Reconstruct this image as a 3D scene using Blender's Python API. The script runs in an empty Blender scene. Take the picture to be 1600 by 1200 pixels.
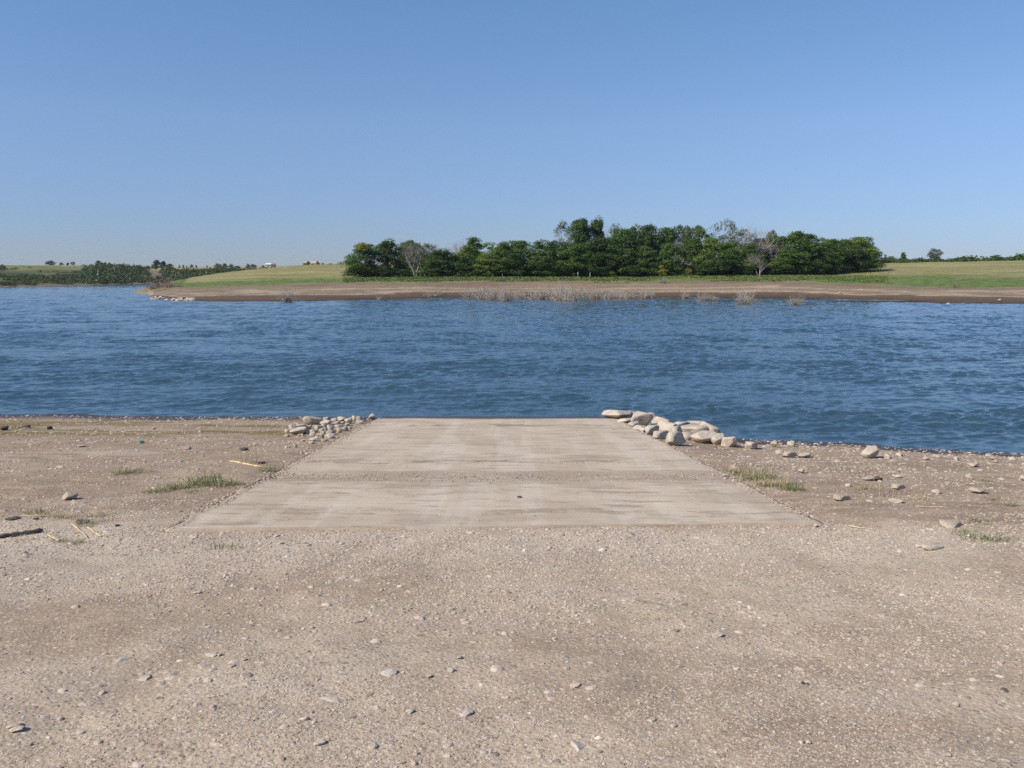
import bpy, bmesh, math, random
import numpy as np
R = math.radians
S = bpy.context.scene
COL = S.collection

# ------------------------------------------------------------------ camera
F = 1386.0                      # focal length in pixels of the 1600 px wide photograph
HC = 3.6                        # eye above the water
PITCH = math.atan((600-428)/F)
cam = bpy.data.cameras.new('camera')
cam.sensor_width = 36; cam.lens = F/1600*36
cam.clip_start = 0.05; cam.clip_end = 20000
camo = bpy.data.objects.new('camera', cam); COL.objects.link(camo)
camo.location = (0, 0, HC); camo.rotation_euler = (math.pi/2-PITCH, 0, 0)
S.camera = camo

# ------------------------------------------------------------------ light
SUN_AZ, SUN_EL = 244, 40        # azimuth clockwise from +Y
w = bpy.data.worlds.new('World'); S.world = w; w.use_nodes = True
wn = w.node_tree.nodes
sky = wn.new('ShaderNodeTexSky'); sky.sky_type = 'NISHITA'; sky.sun_disc = False
sky.sun_elevation = R(SUN_EL); sky.sun_rotation = R(SUN_AZ)
sky.altitude = 300; sky.air_density = 1.0; sky.dust_density = 0.0; sky.ozone_density = 4.5
# clear summer air: the sky pales less towards the horizon than the bare sky model gives
_l = w.node_tree.links.new
_tc = wn.new('ShaderNodeTexCoord'); _sx = wn.new('ShaderNodeSeparateXYZ'); _l(_tc.outputs['Generated'], _sx.inputs[0])
_cr = wn.new('ShaderNodeValToRGB'); _l(_sx.outputs['Z'], _cr.inputs[0]); _e = _cr.color_ramp.elements
_e.new(.03); _e.new(.157); _e.new(.30)
for _k, (_p, _c) in zip(_e, ((0, (.35, .40, .56)), (.03, (.39, .44, .63)), (.157, (.66, .665, .75)), (.30, (.70, .79, .84)), (1, (.78, .85, .90)))): _k.position = _p; _k.color = (*_c, 1)
_mx = wn.new('ShaderNodeMix'); _mx.data_type = 'RGBA'; _mx.blend_type = 'MULTIPLY'; _mx.inputs[0].default_value = 1
_l(sky.outputs[0], _mx.inputs[6]); _l(_cr.outputs[0], _mx.inputs[7]); _l(_mx.outputs[2], wn['Background'].inputs[0])
wn['Background'].inputs[1].default_value = 0.10
sl = bpy.data.lights.new('sun', 'SUN'); sl.energy = 3.6; sl.angle = R(0.5); sl.color = (1, .92, .80)
so = bpy.data.objects.new('sun', sl); COL.objects.link(so); so.location = (-30, -15, 40)
so.rotation_euler = (R(90-SUN_EL), 0, R(180-SUN_AZ))
S.view_settings.view_transform = 'Standard'; S.view_settings.look = 'None'
S.view_settings.exposure = 0.62; S.view_settings.gamma = 1
S.cycles.use_denoising = False
S.cycles.max_bounces = 6; S.cycles.diffuse_bounces = 3; S.cycles.glossy_bounces = 3
S.cycles.transparent_max_bounces = 4; S.cycles.volume_bounces = 0
S.cycles.caustics_reflective = False; S.cycles.caustics_refractive = False

# ------------------------------------------------------------------ rays of the photograph -> places
CP, SP = math.cos(PITCH), math.sin(PITCH)
def ray(px, py):
    r = (px-800)/F; u = (600-py)/F
    return r, CP+SP*u, -SP+CP*u
def at_z(px, py, z=0.0):
    x, y, d = ray(px, py); t = (z-HC)/d
    return x*t, y*t
def z_at(D, py):
    _, y, d = ray(800, py); return HC+d*D/y
def x_at(D, px, py=428):
    x, y, d = ray(px, py); return x*D/y

# ------------------------------------------------------------------ noise
def _h(ix, iy, s):
    n = (ix.astype(np.int64)*374761393 + iy.astype(np.int64)*668265263 + s*1442695041) & 0xffffffff
    n = ((n ^ (n >> 13))*1274126177) & 0xffffffff
    return ((n ^ (n >> 16)) & 0xffff)/65535.0
def vn(x, y, s=0):
    ix = np.floor(x); iy = np.floor(y); fx = x-ix; fy = y-iy
    fx = fx*fx*(3-2*fx); fy = fy*fy*(3-2*fy)
    a = _h(ix, iy, s); b = _h(ix+1, iy, s); c = _h(ix, iy+1, s); d = _h(ix+1, iy+1, s)
    return (a+(b-a)*fx)*(1-fy)+(c+(d-c)*fx)*fy
def fbm(x, y, o=4, s=0):
    x = np.asarray(x, float); y = np.asarray(y, float)
    t = 0; a = .5; n = 0
    for k in range(o):
        t = t+a*vn(x, y, s+k*17); n += a; a *= .5; x = x*2.03+5.1; y = y*2.03+1.7
    return t/n
def ss(a, b, x):
    t = np.clip((np.asarray(x, float)-a)/(b-a), 0, 1); return t*t*(3-2*t)

# ------------------------------------------------------------------ mesh helpers
def mesh_np(name, V, Fc, smooth=True, attrs=None, face_attrs=None):
    V = np.asarray(V, np.float32); Fc = np.asarray(Fc, np.int32)
    k = Fc.shape[1]; m = bpy.data.meshes.new(name)
    m.vertices.add(len(V)); m.vertices.foreach_set('co', V.ravel())
    m.loops.add(Fc.size); m.loops.foreach_set('vertex_index', Fc.ravel())
    m.polygons.add(len(Fc)); m.polygons.foreach_set('loop_start', np.arange(0, Fc.size, k, dtype=np.int32))
    m.update(calc_edges=True)
    m.polygons.foreach_set('use_smooth', np.full(len(Fc), smooth))
    for d, dom in ((attrs, 'POINT'), (face_attrs, 'FACE')):
        for a, v in (d or {}).items():
            m.attributes.new(a, 'FLOAT', dom).data.foreach_set('value', np.asarray(v, np.float32))
    m.validate(); return m
def grid_faces(nr, nc):
    i = np.arange(nr*nc).reshape(nr, nc)
    return np.stack([i[:-1, :-1], i[:-1, 1:], i[1:, 1:], i[1:, :-1]], -1).reshape(-1, 4)
def link(name, me, mat=None, parent=None, loc=None, objmat=False):
    o = bpy.data.objects.new(name, me); COL.objects.link(o)
    if mat is not None:
        if not me.materials: me.materials.append(mat)
        if me.materials[0] is not mat or objmat:
            o.material_slots[0].link = 'OBJECT'; o.material_slots[0].material = mat
    if parent: o.parent = parent
    if loc is not None: o.location = loc
    return o
def tag(o, label=None, cat=None, group=None, kind=None):
    for k, v in (('label', label), ('category', cat), ('group', group), ('kind', kind)):
        if v: o[k] = v
    return o
def empty(name, loc):
    o = bpy.data.objects.new(name, None); COL.objects.link(o); o.location = loc; o.empty_display_size = .2
    return o

class Tubes:
    def __init__(s): s.V = []; s.F = []; s.n = 0
    def add(s, pts, rad, sides=4):
        pts = np.asarray(pts, float); n = len(pts)
        t = np.gradient(pts, axis=0); t /= np.linalg.norm(t, axis=1)[:, None]+1e-9
        ref = np.array([0, 0, 1.]) if abs(t[0, 2]) < .9 else np.array([1., 0, 0])
        a = np.cross(t, ref); a /= np.linalg.norm(a, axis=1)[:, None]+1e-9
        b = np.cross(t, a)
        ang = np.arange(sides)*2*math.pi/sides
        ring = pts[:, None]+np.asarray(rad)[:, None, None]*(np.cos(ang)[None, :, None]*a[:, None]+np.sin(ang)[None, :, None]*b[:, None])
        s.V.append(ring.reshape(-1, 3))
        i = np.arange(n*sides).reshape(n, sides); j = np.roll(i, -1, 1)
        s.F.append(np.stack([i[:-1], j[:-1], j[1:], i[1:]], -1).reshape(-1, 4)+s.n); s.n += n*sides
    def mesh(s, name, smooth=True):
        return mesh_np(name, np.concatenate(s.V), np.concatenate(s.F), smooth)

# ------------------------------------------------------------------ node helpers
class NT:
    def __init__(s, name):
        s.m = bpy.data.materials.new(name); s.m.use_nodes = True
        s.t = s.m.node_tree; s.b = s.t.nodes['Principled BSDF']; s.b.inputs['Roughness'].default_value = .9
        s.b.inputs['Specular IOR Level'].default_value = .25
        s.P = s.t.nodes.new('ShaderNodeNewGeometry').outputs['Position']
    def set(s, sock, v):
        if isinstance(v, bpy.types.NodeSocket): s.t.links.new(v, sock)
        elif isinstance(v, tuple) and sock.type == 'RGBA' and len(v) == 3: sock.default_value = (*v, 1)
        else: sock.default_value = v
    def math(s, op, a, b=0., c=0., clamp=False):
        n = s.t.nodes.new('ShaderNodeMath'); n.operation = op; n.use_clamp = clamp
        s.set(n.inputs[0], a); s.set(n.inputs[1], b); s.set(n.inputs[2], c); return n.outputs[0]
    def vmul(s, v, k):
        n = s.t.nodes.new('ShaderNodeVectorMath'); n.operation = 'MULTIPLY'; s.set(n.inputs[0], v); n.inputs[1].default_value = k
        return n.outputs[0]
    def noise(s, scale, detail=4., rough=.55, vec=None, k=None, dist=0.):
        n = s.t.nodes.new('ShaderNodeTexNoise'); v = vec or s.P
        if k: v = s.vmul(v, k)
        s.set(n.inputs['Vector'], v); n.inputs['Scale'].default_value = scale; n.inputs['Detail'].default_value = detail
        n.inputs['Roughness'].default_value = rough; n.inputs['Distortion'].default_value = dist; return n.outputs['Fac']
    def vor(s, scale, vec=None, feat='F1', out='Distance', k=None):
        n = s.t.nodes.new('ShaderNodeTexVoronoi'); n.feature = feat; v = vec or s.P
        if k: v = s.vmul(v, k)
        s.set(n.inputs['Vector'], v); n.inputs['Scale'].default_value = scale; return n.outputs[out]
    def mix(s, f, a, b):
        n = s.t.nodes.new('ShaderNodeMix'); n.data_type = 'RGBA'
        s.set(n.inputs['Factor'], f); s.set(n.inputs['A'] if False else n.inputs[6], a); s.set(n.inputs[7], b); return n.outputs[2]
    def step(s, v, a, b, lo=0., hi=1.):
        n = s.t.nodes.new('ShaderNodeMapRange'); n.interpolation_type = 'SMOOTHSTEP'
        s.set(n.inputs[0], v); n.inputs[1].default_value = a; n.inputs[2].default_value = b
        n.inputs[3].default_value = lo; n.inputs[4].default_value = hi; return n.outputs[0]
    def ramp(s, v, stops):
        n = s.t.nodes.new('ShaderNodeValToRGB'); e = n.color_ramp.elements
        while len(e) < len(stops): e.new(.5)
        for k, (p, c) in zip(e, stops): k.position = p; k.color = (*c, 1)
        s.set(n.inputs[0], v); return n.outputs[0]
    def attr(s, name):
        n = s.t.nodes.new('ShaderNodeAttribute'); n.attribute_name = name; return n.outputs['Fac']
    def rnd(s): return s.t.nodes.new('ShaderNodeObjectInfo').outputs['Random']
    def bump(s, h, dist, strength=1., normal=None):
        n = s.t.nodes.new('ShaderNodeBump'); s.set(n.inputs['Height'], h); n.inputs['Distance'].default_value = dist
        n.inputs['Strength'].default_value = strength
        if normal: s.set(n.inputs['Normal'], normal)
        return n.outputs[0]
    def scale(s, c, f):
        n = s.t.nodes.new('ShaderNodeVectorMath'); n.operation = 'SCALE'; s.set(n.inputs[0], c); s.set(n.inputs['Scale'], f); return n.outputs[0]
    def tint(s, c, k):
        return s.vmul(c, k)
    def sep(s, v):
        n = s.t.nodes.new('ShaderNodeSeparateXYZ'); s.set(n.inputs[0], v); return n.outputs
    def out(s, color, rough=None, normal=None):
        s.set(s.b.inputs['Base Color'], color)
        if rough is not None: s.set(s.b.inputs['Roughness'], rough)
        if normal is not None: s.set(s.b.inputs['Normal'], normal)
        return s.m

# ------------------------------------------------------------------ near shore: height
SLOPE, Z0 = .092, HC-1.55
C_NL, C_NR, C_FR, C_FL = (-3.07, 7.65), (2.86, 7.95), (2.58, 22.5), (-3.28, 21.4)   # ramp corners
def ramp_l(y): return C_NL[0]+(C_FL[0]-C_NL[0])*(y-C_NL[1])/(C_FL[1]-C_NL[1])
def ramp_r(y): return C_NR[0]+(C_FR[0]-C_NR[0])*(y-C_NR[1])/(C_FR[1]-C_NR[1])
def front_y(x): return C_NL[1]+(C_NR[1]-C_NL[1])*(x-C_NL[0])/(C_NR[0]-C_NL[0])
SHX = [-40, -13, -8, -3.3, 2.3, 3.0, 4.0, 5.0, 7.5, 10.4, 14, 40]
SHY = [23.4, 22.6, 22.3, 22.1, 22.4, 21.3, 19.9, 19.1, 18.3, 17.65, 17.0, 15.6]
def hnear(x, y, fine=True):
    x = np.asarray(x, float); y = np.asarray(y, float)
    ys = np.interp(x, SHX, SHY)+.22*(fbm(x*.7+9, x*0+3., 3, 5)-.5)*np.where((x > -3.4) & (x < 2.7), 0, 1.6)
    k = (Z0-SLOPE*8)/(ys-8)-SLOPE
    z = Z0-SLOPE*y-np.maximum(0, y-8)*k
    z = np.where(z < -.05, -.05+(z+.05)*.8, z)
    if fine:
        inside = np.minimum(np.minimum(x-ramp_l(y), ramp_r(y)-x), y-front_y(x))
        off = ss(.15, -.45, inside)
        near = ss(24, 18, y)
        z = z+off*near*((fbm(x*.45, y*.6, 3, 1)-.5)*.10+(fbm(x*2.2, y*2.2, 3, 2)-.5)*.035+(fbm(x*9, y*9, 3, 3)-.5)*.014)
        # wheel ruts curving up to the ramp
        for c, a in ((-1.15, .012), (.75, .010), (-2.7, .014)):
            xr = c+.16*np.minimum(0, y-7.5)*(1 if c < -1 else .1)
            z = z-a*np.exp(-((x-xr)/.16)**2)*ss(8.0, 6.2, y)
        z = z-.07*ss(-.03, .04, inside)*ss(27, 25, y)-.012*ss(-.4, -.05, inside)
        z = z+.002
    return np.maximum(z, -2.0)
def hn(x, y): return float(hnear(np.array([x]), np.array([y]))[0])
def hit_near(px, py):
    x, y, d = ray(px, py); lo, hi = 1.0, 60.0
    ts = np.linspace(1.5, 40, 1500); z = HC+d*ts; g = hnear(x*ts, y*ts)
    i = int(np.argmax(z < g)); t = ts[max(i, 1)]
    return x*t, y*t

# ------------------------------------------------------------------ materials: ground
def mat_near():
    n = NT('shore_gravel_dirt')
    gr, al, wet, pale = n.attr('gravel'), n.attr('algae'), n.attr('wet'), n.attr('pale'); trk = n.attr('track')
    big = n.noise(.55, 5, .6); mid = n.noise(3.2, 5, .65); fine = n.noise(38, 4, .7); grain = n.noise(170, 3, .7)
    cellc = n.vor(46, out='Color'); celld = n.vor(46)
    cell2c = n.vor(19, out='Color', k=(1, 1.2, 1)); cell2d = n.vor(19, k=(1, 1.2, 1))
    dirt = n.mix(n.step(mid, .35, .65), (.285, .210, .155), (.365, .282, .214))
    dirt = n.mix(n.step(big, .42, .62, 0, .8), dirt, (.262, .190, .142))
    dirt = n.mix(n.step(n.noise(1., 5, .65, k=(.9, 2.6, 1)), .50, .62, 0, .75), dirt, (.225, .165, .122))
    dirt = n.mix(n.step(n.noise(1., 5, .7, k=(1.2, 3.0, 1), dist=.5), .56, .66, 0, .7), dirt, (.42, .35, .28))
    sand = n.mix(n.step(mid, .3, .7), (.395, .318, .250), (.475, .392, .315))
    base = n.mix(gr, dirt, sand)
    base = n.mix(n.math('MULTIPLY', pale, .85), base, (.51, .455, .395))
    base = n.mix(n.math('MULTIPLY', trk, .75), base, (.345, .275, .210))
    r1 = n.sep(cellc)
    peb = n.ramp(r1[0], [(0, (.20, .16, .13)), (.3, (.34, .275, .225)), (.6, (.46, .385, .325)), (.85, (.60, .53, .46)), (1, (.33, .31, .31))])
    pm = n.math('MULTIPLY', n.step(celld, .62, .40), n.step(r1[1], .52, .60))
    pm = n.math('MULTIPLY', pm, n.math('ADD', .55, n.math('MULTIPLY', gr, .25)))
    base = n.mix(pm, base, peb)
    r2 = n.sep(cell2c)
    peb2 = n.ramp(r2[0], [(0, (.22, .18, .15)), (.5, (.42, .35, .29)), (1, (.62, .56, .50))])
    pm2 = n.math('MULTIPLY', n.step(cell2d, .42, .30), n.step(r2[1], .80, .83))
    base = n.mix(n.math('MULTIPLY', pm2, .75), base, peb2)
    base = n.scale(base, n.math('ADD', n.step(fine, .25, .75, .80, 1.16), n.step(grain, .2, .8, -.12, .12)))
    base = n.tint(base, (1.0, .965, .885))
    base = n.mix(n.math('MULTIPLY', al, n.step(mid, .3, .6, .45, 1)), base, (.165, .120, .035))
    base = n.mix(wet, base, (.055, .036, .024))
    h = n.math('ADD', n.math('MULTIPLY', fine, .5), n.math('MULTIPLY', n.step(celld, .7, .1), n.step(gr, 0, 1, .45, .6)))
    h = n.math('ADD', h, n.math('MULTIPLY', pm2, .8)); h = n.math('ADD', h, n.math('MULTIPLY', grain, .35))
    return n.out(base, n.step(wet, 0, 1, .95, .45), n.bump(h, .0055, .85))

def mat_far():
    n = NT('far_shore_land')
    P = n.P
    b0 = n.attr('band'); lush = n.attr('lush')
    n1 = n.noise(.10, 5, .6, k=(.35, 1, 1)); n2 = n.noise(.6, 5, .7); n3 = n.noise(3., 3, .7); n4 = n.noise(.035, 4, .6)
    b = n.math('ADD', b0, n.math('MULTIPLY', n.math('SUBTRACT', n1, .5), 1.3))
    b = n.math('ADD', b, n.math('MULTIPLY', n.math('SUBTRACT', n2, .5), .30))
    wetc = (.075, .048, .030); brown = (.135, .092, .058); pale = (.40, .31, .22); pink = (.265, .195, .130); drab = (.20, .16, .10)
    mud = n.ramp(n.math('MULTIPLY', n.math('SUBTRACT', b, 2), .5),
        [(0, (.05, .034, .024)), (.04, wetc), (.42, brown), (.50, pale), (.55, drab), (.62, pink), (.68, pale), (.72, drab), (.80, pink), (.88, (.19, .125, .09)), (1, (.22, .20, .10))])
    lushc = n.mix(n.step(n2, .35, .65), (.085, .125, .030), (.15, .19, .055))
    olive = n.mix(n.step(n1, .35, .65), (.235, .212, .082), (.335, .285, .13))
    olive = n.mix(n.step(n3, .4, .7, 0, .5), olive, (.15, .16, .055))
    g = n.mix(n.step(b, 3.95, 4.1), mud, lushc)
    g = n.mix(n.step(b, 4.75, 5.35), g, olive)
    bl = n.mix(n.step(n.noise(1., 4, .6, k=(.10, .035, 1)), .42, .58), (.048, .072, .024), (.125, .135, .052)); bl = n.mix(n.step(n2, .5, .6, 0, .6), bl, (.05, .07, .03))
    bl = n.mix(n.step(b0, 8.6, 8.9), bl, n.mix(n.step(n4, .4, .6), (.26, .24, .10), (.16, .17, .07)))
    bl = n.mix(n.step(b0, 8.10, 8.02), bl, (.20, .14, .10))
    g = n.mix(n.step(b0, 7.4, 7.9), g, bl)
    gold = n.mix(n.step(n.noise(.006, 2, .5, k=(.5, 1, 1)), .45, .55), (.42, .31, .15), (.22, .22, .10))
    g = n.mix(n.step(b0, 9.0, 9.15), g, gold)
    g = n.mix(n.attr('cliff'), g, n.mix(n.step(n2, .4, .6), (.13, .092, .07), (.23, .17, .13)))
    g = n.scale(g, n.math('MULTIPLY', n.step(n3, .25, .75, .80, 1.18), n.step(n2, .3, .7, .88, 1.1)))
    h = n.math('ADD', n.math('MULTIPLY', n3, .6), n2)
    return n.out(g, .95, n.bump(h, .35, .8))

def mat_concrete():
    n = NT('ramp_concrete')
    s = n.sep(n.P); X, Y = s[0], s[1]
    st = n.noise(1., 5, .65, k=(.9, 11, 1)); st2 = n.noise(1., 4, .6, k=(5, 55, 1)); pat = n.noise(.9, 5, .6); lon = n.noise(1., 3, .5, k=(3.2, .12, 1)); gr = n.noise(70, 4, .7)
    c = n.mix(n.step(pat, .35, .65), (.455, .368, .275), (.545, .452, .345))
    c = n.mix(n.step(lon, .48, .62, 0, .34), c, (.62, .555, .47))
    c = n.scale(c, n.step(st, .3, .7, .93, 1.05)); c = n.scale(c, n.step(st2, .3, .7, .95, 1.04))
    dn = n.math('MULTIPLY', n.math('SUBTRACT', n.noise(1., 5, .6, k=(1.1, 2.2, 1)), .5), 1.5)
    Yn = n.math('ADD', Y, dn)
    def line(y0, wd, soft, amp):
        d = n.math('ABSOLUTE', n.math('SUBTRACT', Yn, y0)); return n.math('MULTIPLY', n.step(d, wd+soft, wd), amp)
    brk = n.step(n.noise(1., 4, .6, k=(1.4, .8, 1)), .42, .60)
    m = n.math('MULTIPLY', line(11.1, .34, .45, .62), n.step(n.noise(1., 4, .6, k=(.9, 2.5, 1)), .32, .55, .25, 1))
    for y0, wd, amp in ((19.45, .13, 1.), (18.8, .25, .22), (12.75, .12, .95), (13.3, .2, .35), (9.75, .04, .7), (8.55, .08, .7), (15.5, .02, .4), (10.25, .03, .5), (8.1, .05, .4)):
        m = n.math('MAXIMUM', m, n.math('MULTIPLY', line(y0, wd, .12, amp), brk))
    blot = n.math('MULTIPLY', n.step(n.noise(1., 5, .65, k=(1.3, 5.5, 1)), .55, .66), .7)
    m = n.math('MAXIMUM', m, blot)
    edge = n.attr('edge')
    m = n.math('MAXIMUM', m, n.math('MULTIPLY', edge, n.step(pat, .35, .6, .2, .9)))
    dirt = n.mix(n.step(gr, .35, .65), (.225, .17, .12), (.36, .275, .205))
    c = n.mix(m, c, dirt)
    dk = n.math('MULTIPLY', n.step(n.noise(1., 4, .7, k=(2.6, 15, 1)), .66, .72), .6)
    c = n.mix(dk, c, (.15, .115, .085))
    c = n.mix(n.math('MULTIPLY', n.step(n.noise(1., 5, .7, k=(1.8, 20, 1)), .62, .67), .6), c, (.23, .175, .125))
    c = n.mix(n.step(n.noise(1., 5, .6, k=(.5, .9, 1)), .50, .68, 0, .35), c, (.36, .28, .20))
    c = n.scale(c, n.step(gr, .2, .8, .84, 1.12))
    wet = n.step(n.math('ADD', s[2], n.math('MULTIPLY', n.math('SUBTRACT', pat, .5), .05)),   .085, .045)
    c = n.mix(wet, c, (.07, .052, .038))
    h = n.math('ADD', n.math('MULTIPLY', st2, .6), n.math('MULTIPLY', gr, .5)); h = n.math('ADD', h, n.math('MULTIPLY', m, 1.2))
    return n.out(c, n.step(wet, 0, 1, .92, .4), n.bump(h, .008, .9))

def mat_rock(name, a, b, c2):
    n = NT(name); r = n.rnd()
    tc = n.t.nodes.new('ShaderNodeTexCoord').outputs['Object']
    off = n.t.nodes.new('ShaderNodeVectorMath'); off.operation = 'ADD'; n.set(off.inputs[0], n.P)
    cb = n.t.nodes.new('ShaderNodeCombineXYZ'); n.set(cb.inputs[0], n.math('MULTIPLY', r, 50)); n.set(off.inputs[1], cb.outputs[0]); v = off.outputs[0]
    n1 = n.noise(5, 5, .65, vec=v); n2 = n.noise(40, 4, .7, vec=v); n3 = n.noise(150, 2, .6, vec=v)
    c = n.mix(n.step(n1, .35, .65), a, b); c = n.mix(n.step(r, .55, 1., 0, .6), c, c2)
    c = n.scale(c, n.step(n2, .25, .75, .78, 1.15)); c = n.mix(n.step(n3, .66, .75, 0, .4), c, (.16, .13, .11))
    h = n.math('ADD', n1, n.math('MULTIPLY', n2, .35))
    return n.out(c, .9, n.bump(h, .03, .8))

def mat_pebble():
    n = NT('pebble'); r = n.attr('tint')
    nn = n.t.nodes.new('ShaderNodeAttribute'); nn.attribute_name = 'tint'; nn.attribute_type = 'INSTANCER'
    c = n.ramp(nn.outputs['Fac'], [(0, (.25, .19, .145)), (.15, (.35, .27, .205)), (.5, (.43, .345, .275)), (.78, (.51, .425, .35)), (.90, (.45, .385, .32)), (.985, (.60, .53, .46)), (1, (.34, .20, .15))])
    c = n.scale(c, n.step(n.noise(90, 3, .6), .3, .7, .86, 1.1))
    return n.out(c, .85)

def mat_leaf(name, a, b, trans=.25):
    n = NT(name); t = n.attr('tint'); r = n.rnd()
    c = n.mix(n.math('ADD', n.math('MULTIPLY', t, .8), n.math('MULTIPLY', r, .2)), a, b)
    n.out(c, .55); n.b.inputs['Specular IOR Level'].default_value = .3
    tr = n.t.nodes.new('ShaderNodeBsdfTranslucent'); n.set(tr.inputs[0], c)
    ms = n.t.nodes.new('ShaderNodeMixShader'); ms.inputs[0].default_value = trans
    n.t.links.new(n.b.outputs[0], ms.inputs[1]); n.t.links.new(tr.outputs[0], ms.inputs[2])
    n.t.links.new(ms.outputs[0], n.t.nodes['Material Output'].inputs['Surface']); return n.m
def mat_plain(name, c, rough=.85, var=.25, sc=20):
    n = NT(name); k = n.step(n.noise(sc, 4, .6), .3, .7, 1-var, 1+var)
    return n.out(n.scale(n.mix(0., c, c), k), rough)

def mat_water():
    n = NT('lake_water'); b = n.b
    b.inputs['Base Color'].default_value = (.036, .074, .108, 1)
    b.inputs['Roughness'].default_value = .03; b.inputs['IOR'].default_value = 1.333; b.inputs['Specular IOR Level'].default_value = .5
    a = n.noise(1., 4, .6, k=(1.6, 4.2, 1), dist=.4); c = n.noise(1., 5, .62, k=(4.5, 10.0, 1), dist=.3); d = n.noise(1., 3, .6, k=(13, 22, 1)); g = n.noise(.07, 3, .5, k=(.6, 1, 1))
    gust = n.step(g, .35, .65, .65, 1.15)
    h = n.math('ADD', n.math('MULTIPLY', a, .016), n.math('MULTIPLY', c, .012)); h = n.math('ADD', h, n.math('MULTIPLY', d, .003)); h = n.math('MULTIPLY', h, gust)
    n.set(b.inputs['Normal'], n.bump(h, 1.0, 1.0)); return n.m

M = dict(
    near=mat_near(), far=mat_far(), concrete=mat_concrete(), water=mat_water(), pebble=mat_pebble(),
    rock=mat_rock('pale_boulder_stone', (.43, .36, .285), (.56, .48, .39), (.40, .36, .31)),
    rockg=mat_rock('grey_stone', (.37, .305, .235), (.50, .42, .325), (.40, .32, .25)),
    rockd=mat_rock('dark_stone', (.07, .06, .05), (.13, .11, .09), (.10, .085, .07)),
    leaf_dark=mat_leaf('leaf_dark_green', (.028, .060, .013), (.075, .135, .024)),
    leaf_mid=mat_leaf('leaf_mid_green', (.044, .090, .016), (.115, .190, .032)),
    leaf_light=mat_leaf('leaf_light_green', (.085, .145, .020), (.18, .25, .045)),
    leaf_grey=mat_leaf('leaf_grey_green', (.085, .105, .060), (.16, .175, .105)),
    leaf_yellow=mat_leaf('leaf_yellow_green', (.22, .22, .03), (.42, .36, .06)), leaf_olive=mat_leaf('leaf_olive', (.07, .085, .035), (.13, .145, .06)),
    leaf_far=mat_leaf('leaf_distant', (.034, .056, .020), (.095, .130, .045)),
    bark=mat_plain('bark_dark', (.085, .068, .052)), pale_bark=mat_plain('bark_pale_grey', (.27, .24, .21)),
    twig=mat_plain('bare_grey_twigs', (.36, .31, .28)), drown=mat_plain('bleached_brush_stems', (.44, .38, .32)),
    redtwig=mat_plain('reddish_bare_brush', (.24, .17, .135)),
    grass=mat_leaf('grass_blade_green', (.10, .15, .035), (.19, .24, .07)), dry=mat_leaf('dry_grass_straw', (.40, .31, .18), (.56, .45, .29), .15),
    far_grass=mat_leaf('bank_grass', (.095, .14, .032), (.17, .21, .06)),
    straw=mat_plain('straw_stick', (.62, .47, .29)), wood=mat_plain('weathered_driftwood', (.095, .08, .07)),
    wall=mat_plain('white_siding', (.72, .70, .66)), roof=mat_plain('tan_roof', (.52, .38, .30)), roofr=mat_plain('red_brown_roof', (.25, .09, .07)),
    glass=mat_plain('dark_window_glass', (.03, .035, .04), .2), post=mat_plain('white_post_paint', (.52, .50, .45)), trash=mat_plain('green_plastic', (.07, .22, .17), .5),
)

# ------------------------------------------------------------------ near shore mesh
def axis(segs):
    out = []
    for a, b, d in segs: out.append(np.arange(a, b, d))
    return np.concatenate(out+[np.array([segs[-1][1]])])
xs = axis([(-60, -30, 1.5), (-30, -14, .4), (-14, -5.5, .11), (-5.5, 5.5, .05), (5.5, 13, .10), (13, 26, .4), (26, 60, 1.5)])
ys = axis([(-25, 0, 1.2), (0, 2, .2), (2, 9, .035), (9, 16, .05), (16, 24, .06), (24, 50, .6)])
X, Y = np.meshgrid(xs, ys); Z = hnear(X, Y)
roadw = 3.6+.35*np.maximum(0, 8-Y)
road = ss(9.0, 7.4, Y+1.2*(fbm(X*.6, Y*.6, 3, 8)-.5))*ss(1.2, -.6, np.abs(X+.2)-roadw+1.8*(fbm(X*.7, Y*.7, 3, 9)-.5))
gravel = np.clip(road*(.35+.9*ss(.35, .62, fbm(X*.8, Y*.8, 4, 11)))+.25*ss(.5, .7, fbm(X*1.3, Y*1.3, 3, 12)), 0, 1)
pale = ss(-2.6, -4.4, X)*ss(8.6, 7.6, Y+.8*(fbm(X, Y, 3, 13)-.5))*ss(4.2, 5.6, Y)*.9+ss(.62, .75, fbm(X*.5, Y*1.3, 4, 21))*.35
pale = np.maximum(pale, ss(7.9, 7.3, Y)*ss(6.2, 6.9, Y)*ss(4.6, 3.4, np.abs(X))*.55)
alg = ss(-3.6, -5.0, X)*ss(16.3, 17.6, Y)*ss(20.9, 20.0, Y)*ss(.38, .54, fbm(X*.35+3, Y*1.5, 4, 14))
alg = np.maximum(alg, .5*ss(16.4, 17.2, Y)*ss(19., 18., Y)*ss(-5, -7, X)*ss(.5, .6, fbm(X*.3, Y*1.2, 4, 15)))
wet = ss(.17, .07, Z+.07*(fbm(X*2.2, Y*2.2, 4, 16)-.5))
trk = np.zeros_like(X)
for c, k_, wd_ in ((-1.15, .16, .17), (.75, .016, .17), (-2.5, .75, .22), (-.2, .62, .20), (2.2, -.05, .16)):
    xr = c+k_*np.minimum(0, Y-7.6)+.12*(fbm(Y*.5, Y*0+c, 2, 19)-.5)
    trk = np.maximum(trk, np.exp(-((X-xr)/wd_)**2)*ss(8.0, 6.8, Y)*ss(.30, .62, fbm(X*.9, Y*.9, 4, 18)))
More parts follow.
